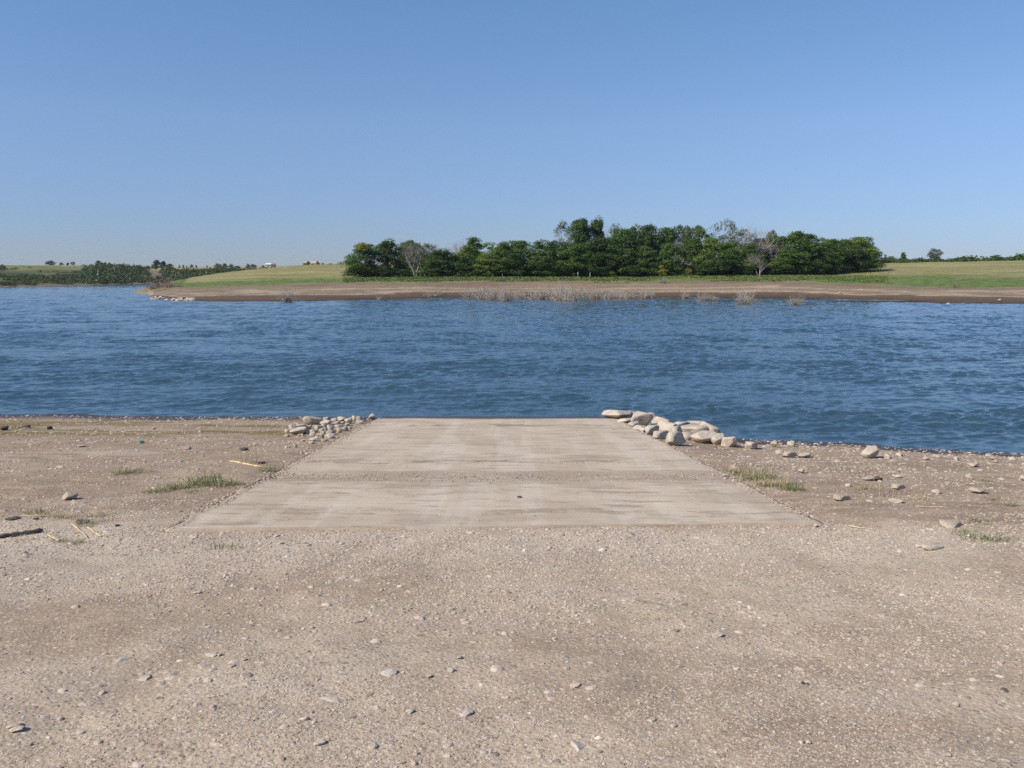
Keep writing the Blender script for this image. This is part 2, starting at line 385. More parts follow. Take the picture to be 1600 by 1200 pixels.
me = mesh_np('near_shore', np.stack([X, Y, Z], -1).reshape(-1, 3), grid_faces(len(ys), len(xs)), True,
             dict(gravel=gravel.ravel(), algae=alg.ravel(), wet=wet.ravel(), pale=np.clip(pale, 0, 1).ravel(), track=trk.ravel()))
tag(link('ground', me, M['near']), 'gravel and dirt shore sloping down to the lake', 'ground', kind='structure')

# ------------------------------------------------------------------ concrete ramp
def slab():
    nv, nu = 420, 160
    v = np.linspace(0, 1, nv); u = np.linspace(0, 1, nu); U, V = np.meshgrid(u, v)
    YY = front_y(-3.07+5.93*U)*(1-V)+26.5*V
    L = ramp_l(YY); Rr = ramp_r(YY)
    jl = (fbm(YY*2.5, YY*0+1, 5, 31)-.5)*.10-.03*ss(.62, .7, fbm(YY*3.1, YY*0+4, 3, 36)); jr = (fbm(YY*2.5, YY*0+8, 5, 32)-.5)*.10
    gap = np.exp(-((YY-11.1)/.22)**2)
    L = L+jl+.22*gap; Rr = Rr+jr-.05*gap
    XX = L+(Rr-L)*U
    YY = YY+ss(.03, 0, V)*(fbm(XX*2.5, XX*0, 4, 33)-.5)*.06
    ZZ = Z0-SLOPE*YY+.006*(fbm(XX*.8, YY*.8, 3, 34)-.5)-.006*np.exp(-((YY-11.1)/.3)**2)-.006*np.exp(-((YY-19.45)/.05)**2)
    top = np.stack([XX, YY, ZZ], -1); i = np.arange(nv*nu).reshape(nv, nu)
    Vv = [top.reshape(-1, 3)]; Ff = [grid_faces(nv, nu)]; n = nv*nu
    rim = np.concatenate([i[0, :], i[1:, -1], i[-1, -2::-1], i[-2:0:-1, 0]])
    rv = top.reshape(-1, 3)[rim].copy(); rv[:, 2] -= .22; Vv.append(rv); k = len(rim); a = np.arange(k); b = (a+1) % k
    Ff.append(np.stack([rim[b], rim[a], n+a, n+b], -1))
    e = np.minimum(np.minimum(U, 1-U)*18, 99); edge = ss(.22+.3*fbm(XX*1.5, YY*1.5, 3, 35), 0, np.minimum(e, (YY-front_y(XX))*4))
    return mesh_np('ramp', np.concatenate(Vv), np.concatenate(Ff), True, dict(edge=np.concatenate([edge.ravel(), np.ones(k)])))
tag(link('boat_ramp', slab(), M['concrete']), 'wide pale concrete boat ramp sloping into the lake', 'boat ramp')

# ------------------------------------------------------------------ water
def water():
    rows = [13.0]
    while rows[-1] < 760: rows.append(rows[-1]*1.0025)
    yy = np.array(rows); u = np.linspace(-1, 1, 1300); U, YY = np.meshgrid(u, yy)
    XX = U*(YY*.74+7); sp = np.maximum(YY*.0025, (YY*.74+7)*2/1300)
    rs = np.random.RandomState(4); H = np.zeros_like(XX)
    N = 52; g = fbm(XX*.045, YY*.07, 3, 41); g2 = fbm(XX*.25, YY*.5, 3, 42); env = .40+.5*g+.85*ss(.36, .66, g2); FB = [fbm(XX*.25, YY*.25, 2, 50+i) for i in range(4)]
    for i in range(N):
        lam = .20*math.exp(rs.rand()*1.15) if i % 6 else rs.uniform(.8, 1.6); th = rs.normal(0, .48)+math.atan2(-1, .16)
        kx, ky = math.cos(th)*2*math.pi/lam, math.sin(th)*2*math.pi/lam
        a = .25*lam/(2*math.pi)/math.sqrt(N/2)
        ph = kx*XX+ky*YY+rs.rand()*6.28+1.5*FB[i % 4]
        H += a*(1.15-1.9*np.abs(np.sin(ph*.5)))*ss(lam*.75, lam*.25, sp)
    shore = np.interp(XX, SHX, SHY); H *= env*(.35+.65*ss(0, 3.5, YY-shore))
    return mesh_np('water', np.stack([XX, YY, H], -1).reshape(-1, 3), grid_faces(len(yy), 1300))
tag(link('water', water(), M['water']), 'rippled dark blue lake water', 'water', kind='structure')

# ------------------------------------------------------------------ far shore: land
W = lambda py: (HC/(-ray(800, py)[2]/ray(800, py)[1]), 0.0)       # shore point from its pixel row
def G(D, py): return (D, z_at(D, py))
# per column: shore, mid mud, grass start, bank top, ridge, behind ridge, far rim foot, rim top, plain, plain end
def nopen(shore_y, top_y, Dt):   # no near land in this column
    d = W(shore_y)[0]
    return [(70, -1.5), (90, -1.5), (110, -1.5), (130, -1.5), (150, -1.5), (170, -1.5), (200, -1.5), (d, 0), G(Dt, top_y), G(1200, 415.2), G(3000, 415)]
FAR = [
    (-700, nopen(450.5, 415.5, 330)), (0, nopen(449, 415, 350)), (100, nopen(446.3, 415, 385)), (185, nopen(444.2, 415.5, 400)),
    (203, [(120, -1.5), (168, -.4), (175, -.1), (178, -.02), (181, .0), (184, -.02), (200, -1), W(443.6), G(410, 416), G(1200, 417), G(3000, 415.5)]),
    (222, [(110, -1.2), (150, -.4), (164, .0), (168, .35), (172, .75), (178, .6), (200, -1), W(443.3), G(410, 418), G(1200, 418), G(3000, 415.8)]),
    (232, [(110, -1.5), (148, -.5), (160, -.05), (168, .5), (174, .9), (180, .7), (203, -1), W(443.1), G(410, 420), G(1150, 419), G(3000, 415.9)]),
    (237, [(120, -.6), (128, .0), (135, .55), (148, .75), (165, 1.2), (176, 1.0), (205, -1), W(443), G(410, 421), G(1100, 420), G(3000, 416)]),
    (280, [(110, -.6), W(470.3), G(133, 462), G(150, 449), G(172, 442), G(198, 437.5), (235, -.8), (305, 0), G(410, 423), G(1100, 419.5), G(3000, 416)]),
    (340, [(108, -.6), W(471.3), G(131, 461), G(156, 446), G(174, 439), G(235, 426.5), (280, .5), (315, 1.5), G(420, 422), G(1100, 418.5), G(3000, 416)]),
    (430, [(108, -.6), W(471.2), G(132, 460), G(158, 445), G(176, 436.5), G(275, 417.5), (320, 4.2), (380, 4.), G(520, 419), G(1100, 417.5), G(3000, 415.5)]),
    (500, [(110, -.6), W(470.2), G(134, 459), G(160, 443.5), G(177, 435), G(295, 413.2), (340, 5.8), (400, 5.6), G(620, 415.5), G(1200, 415.2), G(3000, 414.2)]),
    (560, [(112, -.6), W(468.6), G(136, 458), G(161, 442), G(178, 434), G(295, 412.6), (340, 6), (400, 6), G(620, 415), G(1200, 415), G(3000, 414)]),
    (700, [(122, -.6), W(464.8), G(146, 456), G(166, 440.5), G(181, 432.5), G(270, 418), (340, 5.2), (400, 5.5), G(620, 415), G(1200, 415), G(3000, 414)]),
    (900, [(124, -.6), W(463.8), G(150, 455), G(172, 438), G(183, 431), G(260, 421), (340, 4.6), (400, 5.5), G(620, 416), G(1200, 415), G(3000, 414)]),
    (1100, [(122, -.6), W(464.6), G(146, 456), G(170, 438.5), G(181, 431.5), G(260, 421), (340, 4.6), (400, 5.5), G(620, 416), G(1200, 415), G(3000, 414)]),
    (1240, [(118, -.6), W(466), G(140, 457), G(166, 440), G(178, 431), G(250, 419), (330, 5.8), (400, 6), G(620, 414), G(1200, 413), G(3000, 413)]),
    (1330, [(116, -.6), W(467.2), G(133, 459), G(160, 443), G(175, 432), G(240, 414.5), (330, 7), (400, 7.5), G(620, 411), G(1200, 410), G(3000, 410)]),
    (1400, [(112, -.6), W(468.6), G(128, 460.5), G(154, 445), G(170, 433), G(245, 410.8), (330, 7.0), (400, 8), G(620, 406.5), G(1200, 407), G(3000, 408)]),
    (1470, [(98, -.6), W(474.3), G(124, 461), G(149, 446.5), G(166, 434), G(250, 408.8), (330, 7), (400, 8), G(620, 406.5), G(1200, 407), G(3000, 408)]),
    (1600, [(97, -.6), W(475), G(120, 462.5), G(143, 447.5), G(160, 436), G(250, 406.3), (330, 7.6), (400, 8.5), G(620, 405), G(1200, 406), G(3000, 408)]),
    (2300, [(90, -.6), W(479), G(112, 465), G(133, 449), G(150, 438), G(245, 406), (330, 7.6), (400, 8.5), G(620, 405), G(1200, 406), G(3000, 408)]),
]
cpx = np.array([math.atan2(c[0]-800, F) for c in FAR]); NK = 11
def far_profile(az):
    az = np.clip(az, cpx[0], cpx[-1])
    Dk = np.stack([np.interp(az, cpx, [c[1][k][0] for c in FAR]) for k in range(NK)], -1)
    Zk = np.stack([np.interp(az, cpx, [c[1][k][1] for c in FAR]) for k in range(NK)], -1)
    return Dk, Zk
def hfar(x, y, detail=True):
    x = np.atleast_1d(np.asarray(x, float)); y = np.atleast_1d(np.asarray(y, float))
    az = np.arctan2(x, y*CP)          # columns of the survey fan out from the ramp head
    Dk, Zk = far_profile(az)
    z = np.full(x.shape, -1.5); band = np.full(x.shape, 0.0)
    wob = 6*(fbm(x*.03, y*.03, 3, 61)-.5)*ss(170, 200, y)+1.6*(fbm(x*.12, y*.3, 3, 62)-.5)*ss(90, 100, y)
    yy = y+wob
    for k in range(NK-1):
        a, b = Dk[..., k], Dk[..., k+1]; t = np.clip((yy-a)/(b-a), 0, 1); on = yy >= a
        z = np.where(on, Zk[..., k]*(1-t)+Zk[..., k+1]*t, z); band = np.where(on, k+1+t, band)
    if detail:
        land = ss(-.1, .8, z)
        z = z+land*((fbm(x*.08, y*.08, 4, 63)-.5)*.5*ss(0, 3, z)+(fbm(x*.5, y*.5, 3, 64)-.5)*.13)
        # low mud bar lying off the right shore
        p, q = np.array(at_z(1262, 471.3)), np.array(at_z(1475, 471.6)); d = q-p; L2 = (d**2).sum()
        t = np.clip(((x-p[0])*d[0]+(y-p[1])*d[1])/L2, 0, 1)
        dist = np.hypot(x-p[0]-t*d[0], y-p[1]-t*d[1])
        bar = .16*np.exp(-(dist/(.8+1.7*t))**2)*ss(0, .3, t)
        z = np.where(dist < 8, np.maximum(z, bar-.04), z)
    return z, band
def hf(x, y): return float(hfar(x, y)[0][0])
def far_land():
    az = np.linspace(-1.05, 1.05, 1500)
    D = [66.0]
    while D[-1] < 3000: D.append(D[-1]*(1.0055 if D[-1] < 480 else 1.03))
    D = np.array(D); A, DD = np.meshgrid(az, D); XX = np.tan(A)*DD; YY = DD
    z, band = hfar(XX, YY)
    m_ = ss(math.atan2(330-800, F), math.atan2(262-800, F), np.arctan2(XX, YY*CP))*(band < 7.2)
    band = np.where(m_ > 0, np.minimum(band, 3.9+3*(1-m_)), band)
    # the eroded cut bank in the left bluff
    c = np.exp(-((np.arctan2(XX, YY*CP)-math.atan2(250-800, F))/.017)**2)*ss(8.05, 8.2, band)*ss(9.0, 8.75, band)
    return mesh_np('far_land', np.stack([XX, YY, z], -1).reshape(-1, 3), grid_faces(len(D), 1500), True,
                   dict(band=band.ravel(), cliff=c.ravel(), lush=0*band.ravel()))
tag(link('terrain', far_land(), M['far']), 'far shore of mud flats, green bank and low hills', 'terrain', kind='structure')

# ------------------------------------------------------------------ gravel (stuff)
def stone_tree(nm, mat):
    t = bpy.data.node_groups.new(nm, 'GeometryNodeTree')
    t.interface.new_socket('Geometry', in_out='INPUT', socket_type='NodeSocketGeometry')
    t.interface.new_socket('Geometry', in_out='OUTPUT', socket_type='NodeSocketGeometry')
    N, L = t.nodes.new, t.links.new
    gi, go = N('NodeGroupInput'), N('NodeGroupOutput')
    join = N('GeometryNodeJoinGeometry')
    for k in range(5):
        ico = N('GeometryNodeMeshIcoSphere'); ico.inputs['Radius'].default_value = 1; ico.inputs['Subdivisions'].default_value = 2
        pos = N('GeometryNodeInputPosition'); ad = N('ShaderNodeVectorMath'); ad.operation = 'ADD'; ad.inputs[1].default_value = (k*7.3, k*3.1, k)
        no = N('ShaderNodeTexNoise'); no.inputs['Scale'].default_value = .9; no.inputs['Detail'].default_value = 1
        su = N('ShaderNodeVectorMath'); su.operation = 'SUBTRACT'; su.inputs[1].default_value = (.5, .5, .5)
        sc = N('ShaderNodeVectorMath'); sc.operation = 'SCALE'; sc.inputs['Scale'].default_value = 1.15
        sp = N('GeometryNodeSetPosition'); sm = N('GeometryNodeSetMaterial'); sm.inputs['Material'].default_value = mat
        g2 = N('GeometryNodeGeometryToInstance')
        L(pos.outputs[0], ad.inputs[0]); L(ad.outputs[0], no.inputs['Vector']); L(no.outputs['Color'], su.inputs[0]); L(su.outputs[0], sc.inputs[0])
        L(ico.outputs['Mesh'], sp.inputs['Geometry']); L(sc.outputs[0], sp.inputs['Offset']); L(sp.outputs[0], sm.inputs['Geometry'])
        L(sm.outputs[0], g2.inputs[0]); L(g2.outputs[0], join.inputs[0])
    iop = N('GeometryNodeInstanceOnPoints'); iop.inputs['Pick Instance'].default_value = True
    def na(a, ty):
        n = N('GeometryNodeInputNamedAttribute'); n.data_type = ty; n.inputs['Name'].default_value = a
        return [o for o in n.outputs if o.enabled][0]
    L(gi.outputs[0], iop.inputs['Points']); L(join.outputs[0], iop.inputs['Instance'])
    e2r = N('FunctionNodeEulerToRotation'); L(na('rot', 'FLOAT_VECTOR'), e2r.inputs[0]); L(e2r.outputs[0], iop.inputs['Rotation'])
    L(na('sc', 'FLOAT_VECTOR'), iop.inputs['Scale']); L(iop.outputs[0], go.inputs[0]); return t
def scatter(name, label, P, size, tint, flat=.46, seed=0, kind='stuff', cat='gravel'):
    rs = np.random.RandomState(seed); n = len(P)
    m = bpy.data.meshes.new(name); m.vertices.add(n); m.vertices.foreach_set('co', np.asarray(P, np.float32).ravel())
    sc = np.stack([size*rs.uniform(.75, 1.35, n), size*rs.uniform(.7, 1.1, n), size*flat*rs.uniform(.6, 1.3, n)], -1)
    rot = np.stack([rs.normal(0, .25, n), rs.normal(0, .25, n), rs.uniform(0, 6.28, n)], -1)
    for a, v in (('sc', sc), ('rot', rot)): m.attributes.new(a, 'FLOAT_VECTOR', 'POINT').data.foreach_set('vector', v.astype(np.float32).ravel())
    m.attributes.new('tint', 'FLOAT', 'POINT').data.foreach_set('value', np.asarray(tint, np.float32))
    m.update(); o = link(name, m); md = o.modifiers.new('stones', 'NODES'); md.node_group = STONES
    return tag(o, label, cat, kind=kind)
STONES = stone_tree('stones', M['pebble'])
def zone_pts(n, y0, y1, powr, xf, seed, dens):
    rs = np.random.RandomState(seed); u = rs.rand(n)
    Yv = y0*(y1/y0)**(u**powr); Xv = (rs.rand(n)*2-1)*(Yv*.64+.6) if xf is None else rs.uniform(xf[0], xf[1], n)
    keep = rs.rand(n) < dens(Xv, Yv); return Xv[keep], Yv[keep], rs
def inside_ramp(x, y): return (x > ramp_l(y)-.0) & (x < ramp_r(y)+.0) & (y > front_y(x)-.0)
def place(Xv, Yv, size, sink): return np.stack([Xv, Yv, hnear(Xv, Yv)+size*sink], -1)
d_f = lambda x, y: np.where(inside_ramp(x, y), 0, .05+.85*ss(.46, .66, fbm(x*.9, y*.9, 4, 71))+.5*ss(4.0, 2.8, y)+.7*ss(6.6, 7.2, y)*ss(8.1, 7.7, y))
x, y, rs = zone_pts(200000, 2.2, 9.5, 1.0, None, 1, d_f); s = .0029*np.exp(rs.rand(len(x))**2*1.25); s *= np.clip(y/4.5, .75, 1.5)
scatter('gravel', 'fine pale gravel strewn over the shore in front of the ramp', place(x, y, s, -.12), s, rs.rand(len(x))**.8, seed=2)
d_m = lambda x, y: ss(1.5, 7.5, y)*np.where(inside_ramp(x, y), 0, .05+.28*ss(8, 10, y)+.5*ss(.50, .66, fbm(x*.7, y*1.2, 4, 72))+.6*ss(6.7, 7.2, y)*ss(8.3, 7.8, y)*ss(5, 3, np.abs(x))+.2*ss(-3, -5, x)*ss(8.8, 7.5, y))
x, y, rs = zone_pts(60000, 2.3, 22.2, .62, None, 3, d_m); s = .0072*np.exp(rs.rand(len(x))**2*1.1)*np.clip(y/9, 1, 1.8)
scatter('pebbles', 'scattered small pebbles over dirt and gravel', place(x, y, s, -.12), s, rs.rand(len(x)), .45, seed=4, cat='pebbles')
def d_l(x, y):
    shore = np.interp(x, SHX, SHY); return np.where(inside_ramp(x, y), 0, .10+.5*ss(.52, .72, fbm(x*.5, y*1.1, 4, 73))+.85*ss(2.8, 1.2, shore-y)*ss(.1, .4, shore-y)*np.where(x > 3, 1, .5)+.6*ss(6.9, 7.3, y)*ss(8, 7.7, y)*ss(4, 3, np.abs(x)))
x, y, rs = zone_pts(6500, 3.0, 22.4, .6, None, 5, d_l); s = .014*np.exp(rs.rand(len(x))**2.5*1.25)*np.clip(y/12, .9, 1.35)
scatter('cobbles', 'scattered pale cobbles bedded in the dirt shore', place(x, y, s, -.12), s, .35+.65*rs.rand(len(x)), .42, seed=6, cat='cobbles')
# grit washed onto the ramp in bands
rs = np.random.RandomState(19); n = 5200; y = rs.uniform(7.6, 21.3, n); left = rs.rand(n) < .5; off = np.abs(rs.normal(0, .07, n))*rs.choice([-1, 1, 1], n)-.01
x = np.where(left, ramp_l(y)-off, ramp_r(y)+off*.9); ins = (x > ramp_l(y)+.01) & (x < ramp_r(y)-.01); s = .006*np.exp(rs.rand(n)**2*1.4); k = rs.rand(n) < ss(.3, .6, fbm(y*1.3, left*5., 3, 91))+.2; x, y, s, ins = x[k], y[k], s[k], ins[k]
scatter('edge_gravel', 'pebbles and grit lying along both sides of the ramp', np.stack([x, y, np.where(ins, Z0-SLOPE*y, hnear(x, y))+s*.1], -1), s, rs.rand(len(x))*.85, .5, seed=18, cat='gravel')
rs = np.random.RandomState(9); n = 3000
x = rs.uniform(-3.2, 2.8, n); k = rs.rand(n); y = np.where(k < .62, 11.1+rs.normal(0, .27, n), np.where(k < .8, 12.7+rs.normal(0, .15, n), rs.uniform(7.9, 21.5, n)))
y = y+.35*(fbm(x*.8, x*0, 3, 74)-.5); ok = (x > ramp_l(y)+.02) & (x < ramp_r(y)-.02) & (y > front_y(x)+.05); x, y = x[ok], y[ok]; s = .0042*np.exp(rs.rand(len(x))**3*1.2)
scatter('loose_gravel', 'brown grit and pebbles washed in bands across the concrete ramp', np.stack([x, y, Z0-SLOPE*y+s*.15], -1), s, rs.rand(len(x))*.7, .5, seed=8, cat='loose gravel')

# ------------------------------------------------------------------ rocks
def ico(sub):
    bm = bmesh.new(); bmesh.ops.create_icosphere(bm, subdivisions=sub, radius=1)
    V = np.array([v.co[:] for v in bm.verts]); Fc = np.array([[v.index for v in f.verts] for f in bm.faces]); bm.free(); return V, Fc
ICO = ico(4); ICO3 = ico(3)
def n3(V, s, seed):
    a = fbm(V[:, 0]*s+seed, V[:, 1]*s+seed*.3, 4, seed); b = fbm(V[:, 1]*s-seed, V[:, 2]*s+3, 4, seed+5); c = fbm(V[:, 2]*s+seed, V[:, 0]*s-3, 4, seed+9)
    return (a+b+c)/3-.5
def rock_mesh(seed, planes=13, sharp=14, rough=.25, base=ICO):
    rs = np.random.RandomState(seed); V, Fc = base
    N = rs.normal(size=(planes, 3)); N /= np.linalg.norm(N, axis=1)[:, None]; d = rs.uniform(.50, .88, planes)
    q = d[None]/np.maximum(V@N.T, .08); r = -np.log(np.exp(-sharp*np.minimum(q, 3)).sum(1)+math.exp(-sharp*1.15))/sharp
    P = V*r[:, None]; P = P*(1+rough*n3(V, 1.6, seed)+rough*.35*n3(V, 6, seed+3)+rough*.12*n3(V, 17, seed+7))[:, None]
    lo, hi = P.min(0), P.max(0); P = (P-(lo+hi)/2)/((hi-lo)/2)
    return mesh_np('rock', P, Fc, True)
ROCKS = [rock_mesh(100+i, 12+i % 4, 34+5*i, .22) for i in range(7)]; COB = [rock_mesh(200+i, 11, 16, .14, ICO3) for i in range(5)]
rr = random.Random(5)
def rock(px, py, wpx, hpx, label, group=None, mat='rock', cat='rock', base=None, lift=0., deep=1.15, name='boulder', tilt=0., rot=None):
    if base == 'slab':
        x, yy, d = ray(px, py); t = (Z0-HC)/(d+SLOPE*yy); X_, Y_ = x*t, yy*t; zg = Z0-SLOPE*Y_
        zg = max(zg-.06, hn(X_, Y_))
    else: X_, Y_ = hit_near(px, py); zg = hn(X_, Y_)
    m = Y_/CP/F*1.01; wd = wpx*m/2*(1.36 if group == RP else 1.12 if wpx > 14 else 1); ht = hpx*m*(1.26 if group == RP else .98 if wpx > 14 else 1.05)
    lib = ROCKS if wpx > 14 else COB
    me_ = rr.choice(lib); o = link(name, me_, M[mat], objmat=True)
    dp = wd*deep
    sunk = .22*ht
    o.scale = (wd*1.03, dp, (ht+sunk)/2); Y2 = Y_+dp*.75
    o.location = (X_*Y2/Y_, Y2, zg+ht/2-sunk/2-(Y2-Y_)*.05+lift)
    o.rotation_euler = (rr.uniform(-.1, .1), tilt+rr.uniform(-.06, .06), rr.uniform(-.35, .35) if rot is None else rot)
    return tag(o, label, cat, group)
RP = 'boulders piled along the right edge of the ramp'
for px, py, w_, h_, lb, bs, tl in [
    (966, 655, 34, 13, 'low pale boulder at the lake end of the right pile, farthest left', 'slab', .15),
    (988, 653, 24, 10, 'flat grey boulder just behind the first low pale one', 'slab', .1),
    (1004, 663, 24, 19, 'big rounded boulder standing at the lake end of the right pile', 'slab', .1),
    (990, 667, 14, 10, 'small boulder touching the concrete in front of the big rounded one', 'slab', 0),
    (978, 660, 18, 7, 'low flat stone between ramp edge and the lake end boulders', 'slab', 0),
    (1020, 664, 14, 15, 'upright pale boulder right of the big rounded one', None, 0),
    (1032, 667, 20, 12, 'grey knobbly boulder behind the upright pale one', None, 0),
    (1018, 676, 18, 12, 'grey rounded boulder beside the ramp edge, fourth along it', 'slab', 0),
    (1001, 671, 18, 7, 'flat pale stone lying on the ramp edge', 'slab', 0),
    (1041, 674, 23, 12, 'oblong grey boulder in the middle of the right pile', None, -.15),
    (1052, 663, 18, 8, 'low pale boulder on the lake side of the pile, left of the slabs', None, 0),
    (1074, 664, 24, 8, 'thin flat pale boulder on the water side of the pile', None, 0),
    (1088, 673, 26, 13, 'flat slab boulder with a dark shaded end facing the lake', None, .05),
    (1109, 681, 26, 15, 'dark wedge shaped boulder sloping down to the water', None, .5),
    (1035, 683, 24, 11, 'pitted pale boulder tight against the ramp edge', 'slab', 0),
    (1080, 683, 40, 15, 'long flat pale boulder across the middle of the pile', None, .05),
    (1058, 682, 20, 13, 'pale boulder wedged between the long flat one and the ramp', None, 0),
    (1057, 693, 25, 18, 'large round boulder with shaded right side at the near end of the ramp edge', 'slab', 0),
    (1073, 688, 12, 10, 'small upright stone right of the large round boulder', None, 0),
    (1098, 693, 32, 15, 'long low pale boulder at the near front of the pile', None, .1),
    (1120, 695, 16, 14, 'squat rounded boulder second from the right end of the pile', None, 0),
    (1139, 699, 18, 14, 'rounded boulder with grey shaded face at the right end of the pile', None, 0),
    (1064, 672, 20, 10, 'pale boulder under the flat slab, left of its dark end', None, 0)]:
    rock(px, py, w_, h_, lb, RP, base=bs, tilt=tl, mat='rock')
rock(1173, 702, 20, 12, 'rounded pink tan boulder alone right of the boulder pile', 'loose boulders on the right shore')
rock(1210, 699, 12, 10, 'small round boulder by the water, second right of the pile', 'loose boulders on the right shore')
rock(1236, 698, 13, 8, 'small pale boulder by the water, third right of the pile', 'loose boulders on the right shore')
rock(1219, 711, 13, 7, 'low stone left of the two flat touching boulders', 'loose boulders on the right shore')
rock(1235, 715, 21, 9, 'flat pale boulder, left one of the touching pair', 'loose boulders on the right shore')
rock(1255, 716, 18, 8, 'flat pale boulder, right one of the touching pair', 'loose boulders on the right shore')
rock(1357, 717, 24, 19, 'large blocky pale boulder standing alone on the right shore', 'loose boulders on the right shore', tilt=-.1)
RS = 'small stones lying on the right shore'
for px, py, w_, h_, lb, mt in [
    (1387, 717, 9, 7, 'small pale stone just right of the large blocky boulder', 'rock'), (1405, 713, 12, 5, 'low stone at the wet edge right of the blocky boulder', 'rock'),
    (1447, 719, 9, 5, 'orange tinted stone near the right water edge', 'rock'), (1494, 720, 8, 6, 'pinkish pebble sized stone by the water right of centre', 'rock'),
    (1520, 730, 16, 6, 'broad buried stone below the right water edge', 'rockg'), (1551, 719, 9, 5, 'grey stone near the right frame edge by the water', 'rockg'),
    (1582, 720, 10, 5, 'rightmost pale stone beside the water', 'rock'), (1555, 724, 8, 4, 'pale stone in front of the grey one near the right frame edge', 'rock'),
    (1252, 740, 11, 7, 'small rounded stone right of the dry grass by the ramp', 'rock'), (1356, 751, 16, 6, 'grey stone left of a dark chunk on the right shore', 'rockg'),
    (1372, 751, 14, 5, 'dark sided flat chunk in the middle of the right shore', 'rockd'), (1404, 748, 12, 5, 'low pale stone above the oval pale stone', 'rock'),
    (1405, 766, 20, 8, 'oval pale stone on the right shore by dry stems', 'rock'), (1317, 783, 25, 8, 'flat grey stone right of the ramp near corner', 'rockg'),
    (1400, 786, 18, 6, 'flat grey stone below the dry stems', 'rockg'), (1463, 772, 13, 6, 'dark based pale stone on the right shore', 'rock'),
    (1528, 772, 21, 8, 'rounded blue grey stone at the far right', 'rockg'), (1515, 749, 11, 7, 'small rounded grey stone above the blue grey one', 'rockg'),
    (1598, 752, 10, 8, 'stone cut by the right frame edge', 'rock'), (1325, 762, 9, 5, 'small tan stone between the two flat grey stones and the water', 'rock'),
    (1310, 723, 10, 3, 'thin flat pale stone left of the blocky boulder', 'rock'), (1465, 715, 11, 3, 'thin flat stone at the right wet edge', 'rock'),
    (1490, 825, 32, 6, 'broad flat blue grey slab stone right of the gravel', 'rockg'), (1455, 860, 30, 8, 'flat angular grey stone in the right foreground gravel', 'rockg')]:
    rock(px, py, w_, h_, lb, RS, mat=mt, name='stone', cat='stone')
LS = 'small stones lying on the left shore'
for px, py, w_, h_, lb, mt in [
    (108, 782, 21, 11, 'rounded pale grey green stone alone on the left dirt shore', 'rockg'), (6, 673, 13, 6, 'dark stone at the left frame edge near the water', 'rockd'),
    (127, 699, 13, 3, 'thin flat pale stone on the left shore', 'rock'), (22, 838, 10, 5, 'pinkish stone under the dark driftwood', 'rock'),
    (292, 703, 12, 4, 'low grey stone above the green grass patch', 'rockg'), (240, 671, 6, 3, 'tiny bright pebble near the left water line', 'rock'),
    (448, 683, 7, 4, 'bright white stone on the olive mud beside the left rock pile', 'rock'), (78, 671, 7, 5, 'small dark stone on the left mud', 'rockd')]:
    rock(px, py, w_, h_, lb, LS, mat=mt, name='stone', cat='stone')
FG = 'larger stones in the foreground gravel'
for px, py, w_, h_, lb, mt in [
    (28, 1146, 24, 12, 'pale oval stone at the lower left frame edge', 'rock'), (583, 1172, 18, 9, 'pale grey stone near the bottom edge left of centre', 'rockg'), (500, 1168, 20, 10, 'rounded flat grey stone left of the pale bottom one', 'rockg'),
    (330, 1028, 20, 6, 'flat pale stone in the left middle gravel', 'rock'), (343, 1026, 11, 7, 'dark sided stone touching the flat pale one', 'rockg'), (361, 1044, 16, 6, 'tilted flat grey stone below a pair of stones', 'rockg'),
    (310, 928, 14, 6, 'white stone in the upper left gravel', 'rock'), (535, 906, 15, 5, 'pale flat stone below the left part of the ramp', 'rock'), (1120, 996, 24, 6, 'flat pale slab stone right of centre foreground', 'rock'),
    (1254, 1072, 8, 7, 'dark red pebble in the right foreground', 'rockd'), (1262, 1072, 5, 5, 'smaller dark red pebble beside another', 'rockd'), (1494, 1106, 12, 8, 'pinkish rounded stone in the right foreground', 'rock'),
    (1018, 1129, 17, 7, 'blue grey oval stone lower right of centre', 'rockg'), (1052, 1140, 13, 8, 'pale stone right of the blue grey oval', 'rock'), (1263, 1163, 12, 8, 'pink stone near the bottom right of centre', 'rock'),
    (1252, 1165, 11, 9, 'grey stone beside the pink one near the bottom', 'rockg'), (1460, 1158, 18, 6, 'flat pale stone at the lower right', 'rock'), (1483, 1185, 10, 7, 'cream pebble at the lower right edge of the picture', 'rock'),
    (670, 1060, 14, 7, 'pale rounded stone in the centre left gravel', 'rock'), (704, 1054, 15, 7, 'bluish stone beside the pale rounded one', 'rockg'), (718, 1030, 12, 7, 'cream stone above the bluish one', 'rock'),
    (866, 1001, 9, 6, 'light stone in the middle of the foreground', 'rock'), (885, 1048, 12, 6, 'grey flat stone below the middle light one', 'rockg'), (1300, 895, 8, 4, 'white chip in the right upper gravel', 'rock'),
    (641, 1119, 16, 8, 'bluish grey stone in the lower gravel left of centre', 'rockg'), (1570, 1083, 13, 5, 'dark flat stone at the right', 'rockd'), (1378, 967, 17, 4, 'flat light grey stone in the right foreground sand', 'rock'),
    (1238, 990, 20, 5, 'pale flat stone in the right gravel band', 'rock'), (1194, 997, 9, 4, 'small cream stone left of the pale flat one', 'rock'), (650, 1186, 14, 9, 'dark based stone at the bottom edge of the picture', 'rockg')]:
    rock(px, py, w_*.8, h_*.5, lb, FG, mat=mt if mt == 'rockd' else 'rock', name='stone', cat='stone')
LP = 'riprap rocks piled at the left edge of the ramp'
